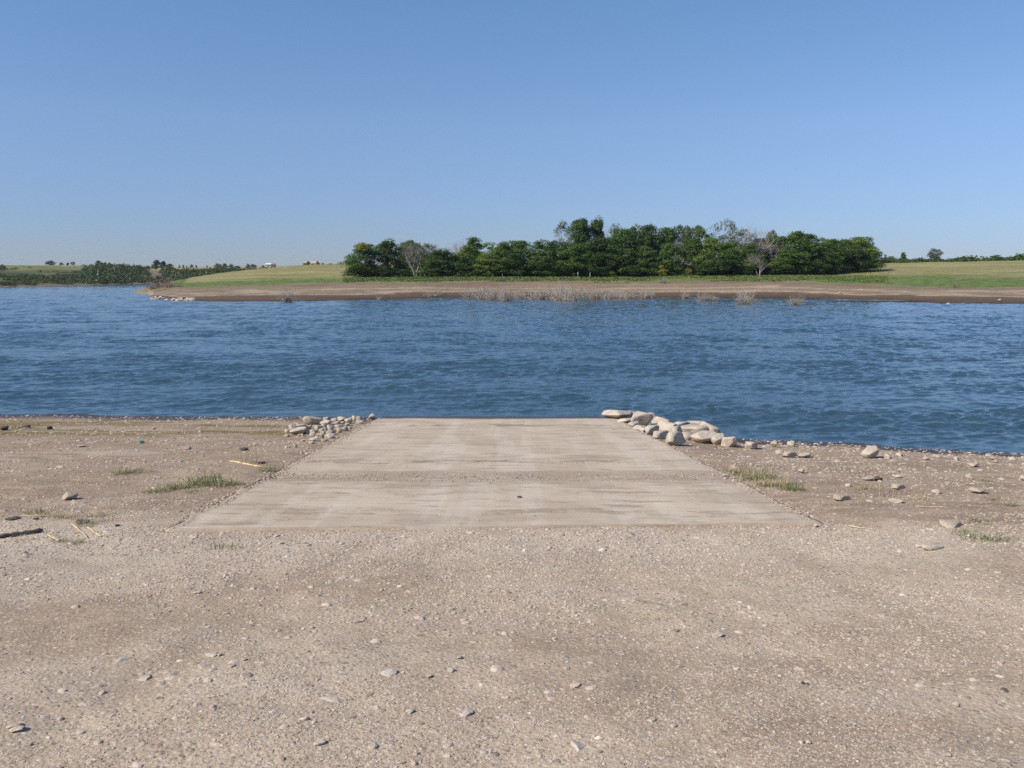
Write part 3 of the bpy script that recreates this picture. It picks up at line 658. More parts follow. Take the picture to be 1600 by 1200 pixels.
for i, (zx, zy, w_, h_) in enumerate([(480, 275, 190, 90), (215, 345, 90, 60), (300, 395, 180, 80), (540, 335, 90, 55), (330, 330, 110, 55), (420, 330, 70, 45), (610, 315, 60, 50), (640, 280, 110, 60), (690, 345, 80, 60), (625, 218, 80, 30),
        (735, 235, 80, 40), (772, 280, 80, 45), (830, 222, 110, 45), (912, 260, 95, 60), (992, 212, 60, 45), (1055, 232, 80, 60), (1215, 208, 90, 62), (1050, 258, 90, 30), (870, 355, 75, 50), (800, 370, 60, 50),
        (690, 440, 100, 45), (560, 435, 110, 50), (470, 420, 75, 45), (592, 400, 60, 40), (680, 398, 90, 45), (545, 480, 125, 42), (455, 478, 70, 35), (610, 480, 90, 30), (450, 508, 60, 25), (150, 368, 60, 35),
        (345, 420, 45, 35), (300, 415, 45, 22), (400, 385, 60, 45), (282, 275, 45, 22), (625, 350, 60, 40), (790, 298, 90, 25), (900, 285, 60, 28), (930, 325, 60, 28), (575, 365, 60, 40), (480, 370, 80, 35), (350, 480, 50, 18), (840, 265, 60, 30), (720, 375, 60, 30), (640, 430, 60, 30), (510, 455, 60, 30), (250, 555, 45, 35), (150, 560, 60, 20), (330, 630, 40, 20)]):
    nm = {0: 'largest pale rock of the left pile, at its water side', 1: 'wedge shaped pale rock at the left tip of the left pile', 2: 'big flat pale rock at the near left of the left pile', 16: 'pale rock standing alone on the lake corner of the ramp',
          13: 'rounded pale rock in the upper right of the left pile', 15: 'blocky white rock near the ramp corner in the left pile', 12: 'long pale rock along the water side of the left pile', 25: 'long low rock at the near end of the left pile by the concrete',
          20: 'smooth oval rock lying against the concrete edge in the left pile', 18: 'round grey rock overhanging the concrete edge'}.get(i, 'small pale riprap stone packed among the others in the left rock pile')
    rock(430+zx/8, 630+zy/8, w_/8*1.08, h_/8*1.15, nm, LP, mat='rock' if i % 3 else 'rockg', name='rock')

# ------------------------------------------------------------------ low weeds, straws, driftwood
def blades(seed, n, spread, hgt, wid, lean, stiff=.5, prof=4):
    rs = np.random.RandomState(seed); V = []; Fc = []; tint = []; k = 0
    for _ in range(n):
        a = rs.rand()*6.28; r = spread*rs.rand()**.6; b = np.array([math.cos(a)*r, math.sin(a)*r, -.01]); h = hgt*rs.uniform(.45, 1.1)
        d = rs.rand()*6.28; ln = lean*rs.rand(); dx = np.array([math.cos(d), math.sin(d), 0]); sd = np.array([-dx[1], dx[0], 0]); t0 = rs.rand()
        for j in range(prof):
            t = j/(prof-1); c = b+dx*h*ln*(t**1.6)+np.array([0, 0, h*(t-(ln*.45)*t*t)]); wv = wid*(1-t*.85)
            V += [c-sd*wv, c+sd*wv]
            if j: Fc.append([k-2, k-1, k+1, k]); tint.append(t0)
            k += 2
    return mesh_np('blades', V, Fc, True, None, dict(tint=tint))
TUFT = [blades(10+i, 48, .16, .15, .0050, 1.7) for i in range(3)]; STRAW = [blades(20+i, 30, .14, .24, .0028, 1.9) for i in range(3)]
LOW = [blades(30+i, 60, .14, .06, .003, 1.4) for i in range(2)]
def tuft(px, py, sc, green, straw, label, group, cat='grass tuft', low=False):
    x, y = hit_near(px, py); e = empty('grass_tuft', (x, y, hn(x, y))); e.rotation_euler.z = rr.uniform(0, 6.28); tag(e, label, cat, group)
    if green: o = link('green_blades', rr.choice(LOW if low else TUFT), M['grass'], e, objmat=True); o.scale = (sc, sc, sc*green)
    if straw: o = link('dry_stems', rr.choice(STRAW), M['dry'], e, objmat=True); o.scale = (sc, sc, sc*straw); o.rotation_euler.z = 2
    return e
GL = 'grass tufts in the patch left of the ramp'
for px, py, sc, g, s_, lb in [(255, 768, 1., 1, .4, 'leftmost small green grass tuft of the patch left of the ramp'), (268, 764, 1.1, 1.1, .5, 'second green tuft from the left in the patch left of the ramp'), (284, 764, 1., .7, .8, 'dry mixed tuft between green ones left of the ramp'),
        (303, 758, 1.3, 1.2, .5, 'bright green tuft in the middle of the left patch'), (315, 760, 1.2, 1., .7, 'green tuft with straws right of the middle of the left patch'), (335, 756, 1.5, 1.3, .5, 'tallest bright green tuft of the patch left of the ramp'),
        (346, 761, 1.2, 1., .7, 'green tuft in front of the tallest one left of the ramp'), (360, 756, 1., .5, 1., 'mostly dry tuft right of the tallest green one'), (374, 758, 1.1, .4, 1.1, 'brown dry tuft at the right end of the left patch'),
        (234, 770, .8, .5, .6, 'tiny faded tuft at the left end of the patch'), (300, 770, .9, .6, .5, 'small tuft at the near side of the left patch'), (325, 748, .9, .5, .8, 'dry tuft behind the bright green ones')]:
    tuft(px, py, sc*rr.uniform(.6, .95), g, s_, lb, GL)
tuft(418, 737, .9, .9, .5, 'small green tuft touching the ramp edge left, beside the pale stick', 'grass tufts by the ramp')
tuft(430, 735, .9, .9, .3, 'low green tuft on the ramp edge, right of the one by the stick', 'grass tufts by the ramp')
tuft(188, 740, .9, .5, .8, 'faded weed tuft on the left dirt shore', 'faded weeds on the left shore')
tuft(203, 738, 1.1, .2, .9, 'brown dead weed clump right of the faded tuft on the left shore', 'faded weeds on the left shore')
tuft(228, 738, .7, 0, .7, 'low dead weed clump on the left shore farthest right', 'faded weeds on the left shore')
tuft(396, 724, 1.3, 0, 1.5, 'upright dead weed clump beside a dark clod left of the ramp', 'dead weeds near the ramp')
GB = 'dry weeds in the left foreground'
for px, py, sc, g, s_, lb in [(55, 803, 1., .7, .8, 'thin green weed at the back of the left foreground weeds'), (72, 808, 1., .4, .9, 'dry weed beside the thin green one on the left'), (98, 810, .9, .3, 1., 'straw coloured weed in the left foreground, middle'), (118, 812, .8, 0, 1., 'reddish dry weed above the driftwood'),
        (150, 808, 1.1, .2, 1.2, 'fine dry weed with arching straws at the left'), (165, 815, 1., 0, 1.1, 'dry weed right of the arching straws'), (135, 822, 1., .3, 1.1, 'dark matted weed over the clods'), (118, 850, .8, .5, .9, 'weed with pale straws in front of the driftwood'), (30, 846, .8, 0, .9, 'short dry weed behind the driftwood'), (92, 846, .7, .2, .8, 'small dry weed right of the driftwood end')]:
    tuft(px, py, sc*.7, g, s_, lb, GB)
GR = 'dry grass along the right edge of the ramp'
for px, py, sc, g, s_, lb in [(1142, 737, 1., .6, .7, 'small tuft at the upper end of the grass along the right ramp edge'), (1152, 742, 1.2, .3, 1.2, 'straw tuft with long stalks at the upper right ramp edge'), (1160, 738, 1.1, .9, .4, 'green tuft behind the straw stalks by the right ramp edge'), (1172, 750, 1.2, .4, 1., 'matted dry tuft hugging the right ramp edge'),
        (1186, 748, 1.2, .9, .8, 'green and straw tuft right of the matted dry one'), (1194, 745, 1.3, 1.2, .7, 'greenest tuft of the grass beside the right ramp edge'), (1203, 748, 1.2, .3, 1.6, 'tallest straw stalks beside the right ramp edge'), (1205, 759, 1.1, .4, 1., 'flattened dry tuft low on the right ramp edge'),
        (1218, 760, 1.1, .3, 1.1, 'dry tuft right of the tall stalks'), (1228, 757, 1.1, .3, 1.3, 'straw tuft with stalks at the lower right of the grass'), (1233, 766, 1., 1., .6, 'low green tuft at the near end of the grass by the ramp'), (1245, 766, 1., 1., .3, 'green tuft farthest right in the grass by the ramp'), (1190, 757, 1., .3, 1., 'thin dry tuft at the concrete edge'), (1168, 744, 1., .3, 1., 'dry tuft between the green ones at the upper end')]:
    tuft(px, py, sc*.8, g, s_, lb, GR)
GS = 'sparse weeds on the right shore'
for px, py, sc, g, s_, lb in [(1352, 765, 1., .4, .8, 'dark thin weed beside pale stones on the right shore'), (1385, 775, 1.1, 0, 1.3, 'leaning straw stalks on the right shore'), (1437, 781, .8, 0, 1.1, 'upright straw stems alone on the right shore'), (1575, 790, 1., .3, 1.2, 'dry weed near the right frame edge'), (1552, 782, .9, .3, .7, 'faded weed left of the one at the right frame edge'), (1540, 752, .9, .3, .8, 'brown weed above the blue grey stone')]:
    tuft(px, py, sc*.75, g, s_, lb, GS)
for px, py, lb in [(1512, 836, 'low green grass patch at far right, left end'), (1530, 842, 'low green grass patch at far right, middle'), (1548, 846, 'low green grass patch at far right, right end'), (1565, 843, 'thin low grass patch at the far right edge'), (1535, 818, 'faint low grass above the green patches at right'), (350, 858, 'faint low olive weed in the gravel below the ramp left corner')]:
    tuft(px, py, 1.1, 1., 0, lb, 'low green grass patches', low=True)

def stick(p0, p1, r, label, mat, name='stick', bend=.02, lift=.01, group=None, taper=.6, cat='stick', sides=7):
    (x0, y0), (x1, y1) = hit_near(*p0), hit_near(*p1); tb = Tubes(); n = 14; t = np.linspace(0, 1, n); rs = np.random.RandomState(int(p0[0]) % 9973)
    xx = x0+(x1-x0)*t; yy = y0+(y1-y0)*t; L = math.hypot(x1-x0, y1-y0)
    nx, ny = -(y1-y0)/L, (x1-x0)/L; wv = np.cumsum(rs.normal(0, 1, n)); wv -= wv[0]+(wv[-1]-wv[0])*t
    xx += nx*wv*bend*L*.3; yy += ny*wv*bend*L*.3; zz = hnear(xx, yy); zz = np.maximum(zz, zz.mean()+(t-.5)*(zz[-1]-zz[0]))+lift
    rad = r*(1-(1-taper)*t)*(1+.15*rs.normal(size=n)); rad[0] *= .5; rad[-1] *= .4
    c = np.array([xx.mean(), yy.mean(), zz.min()]); tb.add(np.stack([xx, yy, zz], -1)-c, rad, sides)
    return tag(link(name, tb.mesh(name), mat, loc=c), label, cat, group)
stick((359, 722), (408, 731), .014, 'straight pale straw coloured stick left of the ramp', M['straw'], bend=.004)
stick((-6, 842), (68, 832), .017, 'long dark weathered driftwood branch at the left frame edge', M['wood'], 'driftwood', .02, .02, taper=1.1, cat='driftwood')
tw = 'pale twigs in the left foreground'
stick((112, 820), (136, 842), .006, 'pale twig slanting down right of the driftwood', M['straw'], 'twig', group=tw, cat='twig')
stick((136, 826), (158, 841), .006, 'pale twig parallel to and right of the slanting one', M['straw'], 'twig', group=tw, cat='twig')
stick((76, 838), (92, 846), .006, 'short pale twig at the driftwood end', M['straw'], 'twig', group=tw, cat='twig')
stick((30, 808), (102, 807), .006, 'long thin pale straw lying behind the driftwood', M['straw'], 'twig', group=tw, cat='twig')
stick((1325, 824), (1355, 828), .006, 'thin pale twig in the gravel right of the ramp corner', M['straw'], 'twig', cat='twig')
stick((990, 938), (1045, 950), .003, 'thin reddish grass stem on the foreground gravel', M['redtwig'], 'twig', cat='twig')
stick((1430, 793), (1480, 794), .005, 'thin straw lying flat on the right shore', M['straw'], 'twig', cat='twig')
for px, py, w_, lb in [(380, 704, 17, 'black crumpled debris clod on the shore left of the ramp'), (408, 725, 16, 'dark reddish clod beside the dead weed clump'), (40, 669, 16, 'dark mud clod near the left water line'), (20, 813, 24, 'dark matted clod behind the driftwood'), (56, 813, 9, 'small dark clod right of the matted one'), (128, 820, 24, 'dark clod under the left foreground weeds'), (183, 823, 8, 'lone dark clod right of the foreground weeds')]:
    rock(px, py, w_*.8, 3.4, lb, 'dark clods on the left shore', mat='rockd', name='clod', cat='clod')
rock(220, 693, 8, 4, 'crushed green plastic scrap on the left shore', mat='trash', name='plastic_scrap', cat='litter')
rock(812, 778, 7, 3, 'small dark chunk lying on the concrete ramp', mat='rockd', name='clod', cat='clod', base='slab', lift=.055)

# ------------------------------------------------------------------ trees
def branch(tb, p, d, L, r, depth, rs, tips, wig=.25, up=.12, nb=(2, 4), sides=5):
    n = 5; pts = [p]; q = p.copy(); dd = d.copy()
    for i in range(n-1):
        dd = dd+rs.normal(0, wig, 3)*.5+np.array([0, 0, up]); dd /= np.linalg.norm(dd); q = q+dd*L/(n-1); pts.append(q)
    tb.add(pts, np.linspace(r, r*.55, n), sides if depth > 1 else 3)
    if depth == 0: tips.append(q); return
    for _ in range(rs.randint(*nb)+1):
        k = rs.randint(1, n); v = rs.normal(size=3); v -= dd*(v@dd); v /= np.linalg.norm(v); nd = dd*rs.uniform(.5, 1)+v*rs.uniform(.5, 1.1); nd /= np.linalg.norm(nd)
        branch(tb, np.array(pts[k]), nd, L*rs.uniform(.5, .8), r*.5, depth-1, rs, tips, wig, up, nb, sides)
def norm_xy(V, h):    # to unit height, unit width
    V = V.copy(); V[:, 2] /= h; return V
def leafquads(C, N, size, rs):
    n = len(C); N = N/(np.linalg.norm(N, axis=1)[:, None]+1e-9); a = np.cross(N, rs.normal(size=(n, 3))); a /= np.linalg.norm(a, axis=1)[:, None]+1e-9
    b = np.cross(N, a); s = size[:, None]; e = rs.uniform(.5, .9, (n, 1))
    V = np.stack([C-a*s, C-b*s*e, C+a*s, C+b*s*e], 1).reshape(-1, 3); return V, np.arange(n*4).reshape(n, 4)
def crown_mesh(seed, lo=.0, nc=60, per=230, ls=.0135, loose=1., top=.5, cr=(.065, .175)):
    rs = np.random.RandomState(seed); C = []; NN = []; T = []; SZ = []
    for i in range(nc):
        while True:
            v = rs.uniform(-1, 1, 3)
            if .25 < np.linalg.norm(v) < 1: break
        h = rs.uniform(0, 1) if loose > .95 else (v[2]+1)/2; v[:2] *= .6/max(.6, np.linalg.norm(v[:2])) if h > .8 else 1; prof = (math.sin(math.pi*min(1, (h*.62+.34)))**.6)
        c = np.array([v[0]*.42*prof, v[1]*.42*prof, lo+.10+h*(.86-lo)]); r = rs.uniform(*cr)*loose
        m = int(per*rs.uniform(.5, 1.3)); d = rs.normal(size=(m, 3)); d /= np.linalg.norm(d, axis=1)[:, None]; d[:, 2] = np.abs(d[:, 2])*np.where(rs.rand(m) < .75, 1, -1)
        rad = r*rs.uniform(.45, 1.08, m)**.6; p = c+d*rad[:, None]*np.array([1, 1, .72]); p += rs.normal(0, .012, (m, 3))
        C.append(p); NN.append(d+rs.normal(0, .55, (m, 3))+np.array([0, 0, .25])); T.append(np.clip(rs.rand()*.75+rs.normal(0, .12, m)+.12, 0, 1)); SZ.append(ls*rs.uniform(.6, 1.5, m))
    C = np.concatenate(C); k = C[:, 2] > .01; C = C[k]
    V, Fc = leafquads(C, np.concatenate(NN)[k], np.concatenate(SZ)[k], rs)
    V[:, 2] /= np.percentile(V[:, 2], 99.7); xw = np.percentile(np.abs(V[:, 0]), 99); V[:, 0] *= .5/xw; V[:, 1] *= .5/xw
    return mesh_np('crown', V, Fc, False, None, dict(tint=np.concatenate(T)[k]))
def limb_mesh(seed, L=.34, depth=3, nb=(2, 4), r=.022, stems=1, lean=.12, wig=.25, name='limbs', up=.12, keep=True):
    rs = np.random.RandomState(seed); tb = Tubes(); tips = []
    for i in range(stems):
        a = rs.rand()*6.28; d = np.array([math.cos(a)*lean, math.sin(a)*lean, 1.]); d /= np.linalg.norm(d)
        b = np.array([math.cos(a)*.03, math.sin(a)*.03, -.03])*(stems > 1)+np.array([0, 0, -.02*(stems == 1)])
        branch(tb, b, d, L, r, depth, rs, tips, wig, up, nb)
    me = tb.mesh(name); co = np.empty(len(me.vertices)*3, np.float32); me.vertices.foreach_get('co', co); co = co.reshape(-1, 3)
    co[:, 2] = np.where(co[:, 2] > 0, co[:, 2]/np.percentile(co[:, 2], 99.8), co[:, 2]); xw = np.percentile(np.abs(co[:, :2]), 99); co[:, :2] *= .5/xw
    me.vertices.foreach_set('co', co.ravel()); me.update(); return me
DENSE = [crown_mesh(300+i) for i in range(6)]
LOOSE = [crown_mesh(320+i, .08, 38, 140, .016, .9) for i in range(3)]
THIN = [crown_mesh(330+i, .3, 26, 60, .014, .9) for i in range(2)]
BUSH = [crown_mesh(340+i, .0, 24, 110, .028, 1.1, cr=(.14, .24)) for i in range(4)]
TRUNK = [limb_mesh(400+i, .42, 2, (2, 4), .020, name='trunk') for i in range(3)]
BARE = [limb_mesh(410+i, .36, 5, (2, 4), .019, stems=2, lean=.35, name='bare_limbs') for i in range(3)]
def tree(px, ytop, wpx, D, kind, mat, label, group, ybase=None, name='tree', cat='tree', limbs=None, dy=0):
    x = x_at(D, px); z = hf(x, D); H = z_at(D, ytop)-z; Wd = wpx/F*D*(1.36 if kind in ('dense', 'loose') and D < 240 else 1.06)
    e = empty(name, (x, D, z-.05)); e.rotation_euler.z = 0; tag(e, label, cat, group)
    rz = rr.choice([0, math.pi/2, math.pi, -math.pi/2])+rr.uniform(-.2, .2)
    if kind != 'bare':
        lib = {'dense': DENSE, 'loose': LOOSE, 'thin': THIN, 'bush': BUSH}[kind]
        c = link('crown', rr.choice(lib), M[mat], e, objmat=True); c.scale = (Wd, Wd*rr.uniform(.8, 1.0), H); c.rotation_euler.z = rz
    if kind == 'bare' or kind == 'thin' or limbs:
        b = link('limbs' if kind != 'bare' else 'branches', rr.choice(BARE), M[limbs or 'twig'], e, objmat=True); b.scale = (Wd, Wd, H*(1 if kind == 'bare' else .93)); b.rotation_euler.z = rz
    elif kind != 'bush':
        b = link('trunk', rr.choice(TRUNK), M['bark'], e, objmat=True); b.scale = (Wd*.8, Wd*.8, H*.85); b.rotation_euler.z = rz
    return e
GV = 'trees of the grove on the far shore'
TREES = [
    (572, 381, 50, 184, 'dense', 'leaf_mid', 'green tree with a yellowing top at the left end of the grove'),
    (607, 374, 42, 186, 'dense', 'leaf_dark', 'tall dark green tree second from the left end of the grove'),
    (632, 384, 30, 196, 'dense', 'leaf_dark', 'dark tree half behind the pale forked tree at the left of the grove'),
    (646, 375, 40, 206, 'loose', 'leaf_mid', 'tree top rising behind the pale forked tree'),
    (647, 378, 46, 187, 'thin', 'leaf_grey', 'sparse tree with pale forked trunk near the left of the grove'),
    (668, 379, 46, 186, 'thin', 'leaf_grey', 'grey green thin topped tree right of the pale forked one'),
    (690, 389, 52, 184, 'dense', 'leaf_dark', 'round dark green tree in front, right of the pale forked tree'),
    (673, 404, 34, 182, 'dense', 'leaf_mid', 'low mid green tree in front, left of the round dark one'),
    (713, 374, 48, 193, 'bare', 'leaf_grey', 'dead looking grey tree top behind the round dark tree'),
    (742, 371, 38, 205, 'dense', 'leaf_mid', 'green tree poking above the light green ones on the left half'),
    (735, 384, 44, 189, 'dense', 'leaf_light', 'light green tree right of the round dark one'),
    (716, 400, 36, 184, 'dense', 'leaf_mid', 'low green tree tucked between round dark and light green trees'),
    (768, 379, 42, 196, 'loose', 'leaf_light', 'light yellowish tree behind the left middle row'),
    (762, 396, 38, 184, 'dense', 'leaf_light', 'low light green bushy tree in the left middle front row'),
    (784, 378, 40, 188, 'dense', 'leaf_mid', 'mid green tree in the left middle, first of the even row'),
    (810, 376, 46, 190, 'dense', 'leaf_mid', 'mid green tree in the left middle, second of the even row'),
    (806, 396, 44, 182, 'dense', 'leaf_dark', 'dark low tree with trunk showing at the meadow edge'),
    (838, 375, 46, 190, 'loose', 'leaf_mid', 'tree with airy top, third of the even row'),
    (862, 376, 42, 188, 'dense', 'leaf_dark', 'dark tree just left of the tallest group'),
    (845, 400, 44, 182, 'dense', 'leaf_mid', 'low green tree in front of the even row, near a fence post'),
    (880, 344, 36, 196, 'thin', 'leaf_grey', 'feathery thin leaved tree at the left shoulder of the tallest group'),
    (880, 378, 40, 187, 'dense', 'leaf_mid', 'green tree below the feathery one'),
    (906, 342, 44, 192, 'dense', 'leaf_dark', 'tall green tree left of the topmost crown'),
    (932, 340, 34, 194, 'dense', 'leaf_dark', 'topmost tree of the grove, narrow dark crown'),
    (905, 380, 50, 184, 'dense', 'leaf_mid', 'green front tree under the tallest crowns, behind the white posts'),
    (938, 372, 46, 186, 'dense', 'leaf_dark', 'very dark tree below the topmost crown'),
    (932, 398, 40, 183, 'dense', 'leaf_dark', 'dark green low tree right of the white posts'),
    (959, 348, 38, 198, 'thin', 'leaf_grey', 'grey green thin tree right of the topmost crown'),
    (972, 358, 44, 192, 'dense', 'leaf_mid', 'broad mid green tree right of the gap beside the topmost crown'),
    (985, 352, 40, 202, 'loose', 'leaf_mid', 'airy tree top behind the broad mid green one'),
    (1012, 352, 44, 194, 'dense', 'leaf_dark', 'dark round topped tree at the middle of the grove skyline'),
    (1015, 348, 20, 206, 'thin', 'leaf_grey', 'narrow feathery top sticking out above the grove middle'),
    (1040, 356, 46, 196, 'dense', 'leaf_mid', 'green tree right of the dark round topped one'),
    (975, 388, 46, 184, 'dense', 'leaf_mid', 'green front row tree at the middle, left of the yellowish bush'),
    (1010, 384, 48, 184, 'dense', 'leaf_mid', 'green front row tree directly behind the yellowish bush'),
    (1045, 380, 46, 184, 'dense', 'leaf_mid', 'green front row tree right of the yellowish bush'),
    (1072, 352, 48, 188, 'thin', 'leaf_grey', 'patchy half dead tree on the skyline right of middle'),
    (1066, 352, 36, 200, 'loose', 'leaf_dark', 'dark leafy top beside the patchy half dead tree'),
    (1096, 352, 36, 200, 'loose', 'leaf_mid', 'airy green top left of the highest pale crown on the right'),
    (1082, 372, 44, 187, 'dense', 'leaf_mid', 'rounded green tree of the right middle front row, first'),
    (1112, 372, 44, 186, 'dense', 'leaf_light', 'rounded lighter green tree of the right middle front row, second'),
    (1134, 342, 60, 190, 'thin', 'leaf_grey', 'high grey green crown with pale limbs on the right half'),
    (1140, 378, 42, 185, 'dense', 'leaf_mid', 'green front tree under the high grey green crown'),
    (1168, 380, 40, 184, 'dense', 'leaf_mid', 'green front tree right of the one under the grey green crown'),
    (1128, 398, 44, 182, 'dense', 'leaf_dark', 'dark low tree at the water side under the high pale crown'),
    (1172, 350, 50, 185, 'bare', 'twig', 'leafless grey tree right of the high pale crown'),
    (1197, 353, 56, 186, 'bare', 'twig', 'second leafless grey tree on the skyline, right of the first'),
    (1160, 356, 44, 186, 'thin', 'leaf_grey', 'half bare tree between the high pale crown and the leafless ones'),
    (1205, 360, 24, 206, 'loose', 'leaf_grey', 'small leafy top between the leafless trees and the rounded trees'),
    (1190, 372, 40, 190, 'dense', 'leaf_dark', 'dark tree behind the dead branches on the right half'),
    (1186, 396, 36, 181, 'bare', 'pale_bark', 'dead pale branched tree low in the front row on the right half'),
    (1214, 368, 46, 188, 'dense', 'leaf_mid', 'olive green tree left of the two rounded ones at right'),
    (1245, 362, 54, 187, 'dense', 'leaf_mid', 'large rounded green tree at the right, highest of that side'),
    (1232, 390, 46, 183, 'dense', 'leaf_mid', 'low green tree in front of the large rounded one at right'),
    (1262, 366, 44, 186, 'dense', 'leaf_dark', 'rounded dark tree overlapping the large rounded one at right'),
    (1285, 372, 42, 196, 'loose', 'leaf_light', 'pale airy tree top on the right slope of the skyline'),
    (1300, 374, 44, 190, 'dense', 'leaf_mid', 'green tree on the right slope with trunks showing'),
    (1288, 388, 36, 186, 'dense', 'leaf_mid', 'lower green tree left of the trunks on the right slope'),
    (1322, 374, 44, 196, 'dense', 'leaf_mid', 'green tree near the right end of the grove'),
    (1342, 370, 42, 200, 'dense', 'leaf_light', 'tree with a pale green peak near the right end'),
    (1358, 384, 32, 204, 'dense', 'leaf_mid', 'rightmost rounded tree of the grove'),
    (1334, 386, 44, 194, 'dense', 'leaf_dark', 'dark lower tree in front near the right end of the grove'),
]
for px, yt, wp, D, kd, mt, lb in TREES:
    t_ = tree(px, yt, wp, D, kd, mt, lb, GV)
    if px == 572:
        x = link('yellow_leaves', BUSH[0], M['leaf_yellow'], t_, objmat=True); x.scale = (2.6, 2.4, 2.0); x.location = (-.2, -2.9, (z_at(184, 381)-hf(x_at(184, 572), 184))*.74)
GBs = 'low shrubs under the grove'
for px, yt, wp, D, mt, lb in [(552, 417, 34, 181, 'leaf_dark', 'low dark shrub at the very left end of the grove'), (575, 420, 30, 182, 'leaf_dark', 'dark undergrowth shrub below the yellow topped tree'), (602, 418, 36, 183, 'leaf_dark', 'dark undergrowth shrub below the second tree'),
        (630, 420, 30, 183, 'leaf_dark', 'dark shrub left of the pale forked trunk'), (655, 421, 24, 184, 'leaf_mid', 'green shrub at the foot of the pale forked tree'), (1033, 414, 18, 181, 'leaf_yellow', 'yellow green small shrub at the foot of the grove middle'), (1075, 418, 14, 181, 'leaf_yellow', 'second, smaller yellowish shrub right of the yellow green one'),
        (957, 423, 18, 181, 'leaf_light', 'small bright shrub right of the white posts'), (1343, 404, 22, 205, 'leaf_light', 'small bright round tree standing before the right end of the grove'), (1272, 418, 20, 190, 'leaf_mid', 'small shrub on the meadow at the right of the grove'), (1220, 416, 40, 182, 'leaf_dark', 'dark shrub below the large rounded tree at right'),
        (1165, 414, 40, 182, 'leaf_dark', 'dark shrub at the foot of the dead pale branched tree'), (1100, 412, 40, 182, 'leaf_dark', 'dark shrub at the foot of the right middle row'), (990, 414, 40, 182, 'leaf_dark', 'dark shrub at the foot of the grove left of middle'), (780, 412, 40, 182, 'leaf_mid', 'green shrub at the foot of the even row left end'),
        (870, 412, 34, 182, 'leaf_dark', 'dark shrub at the foot of the even row right end'), (725, 412, 34, 182, 'leaf_mid', 'green shrub right of the round dark tree'), (1255, 410, 40, 184, 'leaf_dark', 'dark shrub below the rounded dark tree at right'), (1060, 412, 30, 182, 'leaf_dark', 'dark shrub between the two yellowish shrubs'), (905, 412, 44, 184, 'leaf_dark', 'dark shrub behind the white posts'), (1300, 408, 30, 190, 'leaf_dark', 'dark shrub among the trunks on the right slope')]:
    tree(px, yt, wp, D, 'bush', mt, lb, GBs, name='shrub', cat='shrub')
# pale forked trunk of the sparse tree
def forked():
    tb = Tubes(); rs = np.random.RandomState(3); tips = []
    tb.add([(0, 0, -.2), (-.2, 0, 1.4), (-.9, 0, 3.), (-1.6, .1, 4.6), (-2.0, .1, 6.4)], [.22, .18, .14, .1, .05], 6)
    tb.add([(.3, 0, -.2), (.5, 0, 1.5), (1.0, .1, 3.2), (1.3, .1, 5.2), (1.9, .1, 6.9)], [.20, .17, .13, .09, .04], 6)
    tb.add([(.5, 0, 1.0), (1.3, -.1, 1.6), (2.2, -.1, 1.5)], [.12, .09, .05], 5)
    for p in ((-1.6, .1, 4.6), (-.9, 0, 3.), (1.3, .1, 5.2), (1.0, .1, 3.2), (-2., .1, 6.2)):
        for _ in range(2): branch(tb, np.array(p, float), np.array([rs.normal()*.6, -.2, .7]), 1.8, .06, 2, rs, tips)
    return tb.mesh('forked_trunk')
x = x_at(183, 648); o = link('tree', forked(), M['pale_bark'], loc=(x, 183, hf(x, 183))); o.scale.z = .82; tag(o, 'bleached forked dead trunk standing before the sparse tree at the left of the grove', 'tree', GV)

# skyline and hedge trees
SK = 'small trees on the far left skyline'
for px, yt, wp, D, kd, lb in [(80, 407, 16, 420, 'bush', 'widest dark tree of the left skyline group'), (97, 410, 8, 420, 'bush', 'small tree right of the widest one on the left skyline'), (107, 410, 5, 425, 'bush', 'narrow tree in the left skyline group'), (115, 408.5, 6, 425, 'loose', 'small round headed tree at the right of the left skyline group'),
        (155, 407, 13, 425, 'bush', 'dark round tree leading the second skyline group from the left'), (166, 409, 9, 430, 'bush', 'smaller tree in the middle of the second skyline group'), (172, 410, 6, 430, 'bush', 'last small tree of the second skyline group'), (187, 412, 14, 420, 'bush', 'low tree right of the second skyline group'), (143, 413, 5, 425, 'bush', 'tiny shrub left of the second skyline group'),
        (245, 406, 16, 425, 'dense', 'large dark tree on the rim above the cut bank'), (256, 407.5, 12, 428, 'dense', 'middle tree of the trio above the cut bank'), (266, 412, 11, 425, 'dense', 'low right tree of the trio above the cut bank'), (232, 414.5, 8, 420, 'bush', 'low shrub left of the trio above the cut bank'),
        (35, 414, 12, 400, 'bush', 'low shrub on the rim at far left')]:
    tree(px, yt, wp, D, kd, 'leaf_far', lb, SK)
S2 = 'tree row on the horizon left of the grove'
for i, (px, yt, wp, D) in enumerate([(281, 414, 3.5, 900), (287, 413.5, 4, 900), (292, 414, 3, 900), (300, 413, 6, 900), (307, 414, 4, 900), (324, 414, 2.6, 900)]):
    tree(px, yt, wp, D, 'bush', 'leaf_far', 'tiny dark tree in the row standing on the distant golden field', S2)
for px, yt, wp, lb in [(341, 411.5, 13, 'first dark tree of the clump left of the white house'), (352, 411.5, 13, 'second dark tree of the clump left of the white house'), (363, 412, 12, 'third dark tree of the clump left of the white house'), (371, 415, 10, 'low tree ending the clump left of the white house'), (387, 412, 12, 'dark tree between the tree clump and the white house'), (396, 412.5, 11, 'dark tree close left of the white house'), (411, 414.5, 7, 'little shrub left of the white house')]:
    tree(px, yt, wp, 560, 'bush', 'leaf_far', lb, 'dark trees by the far farmhouse')
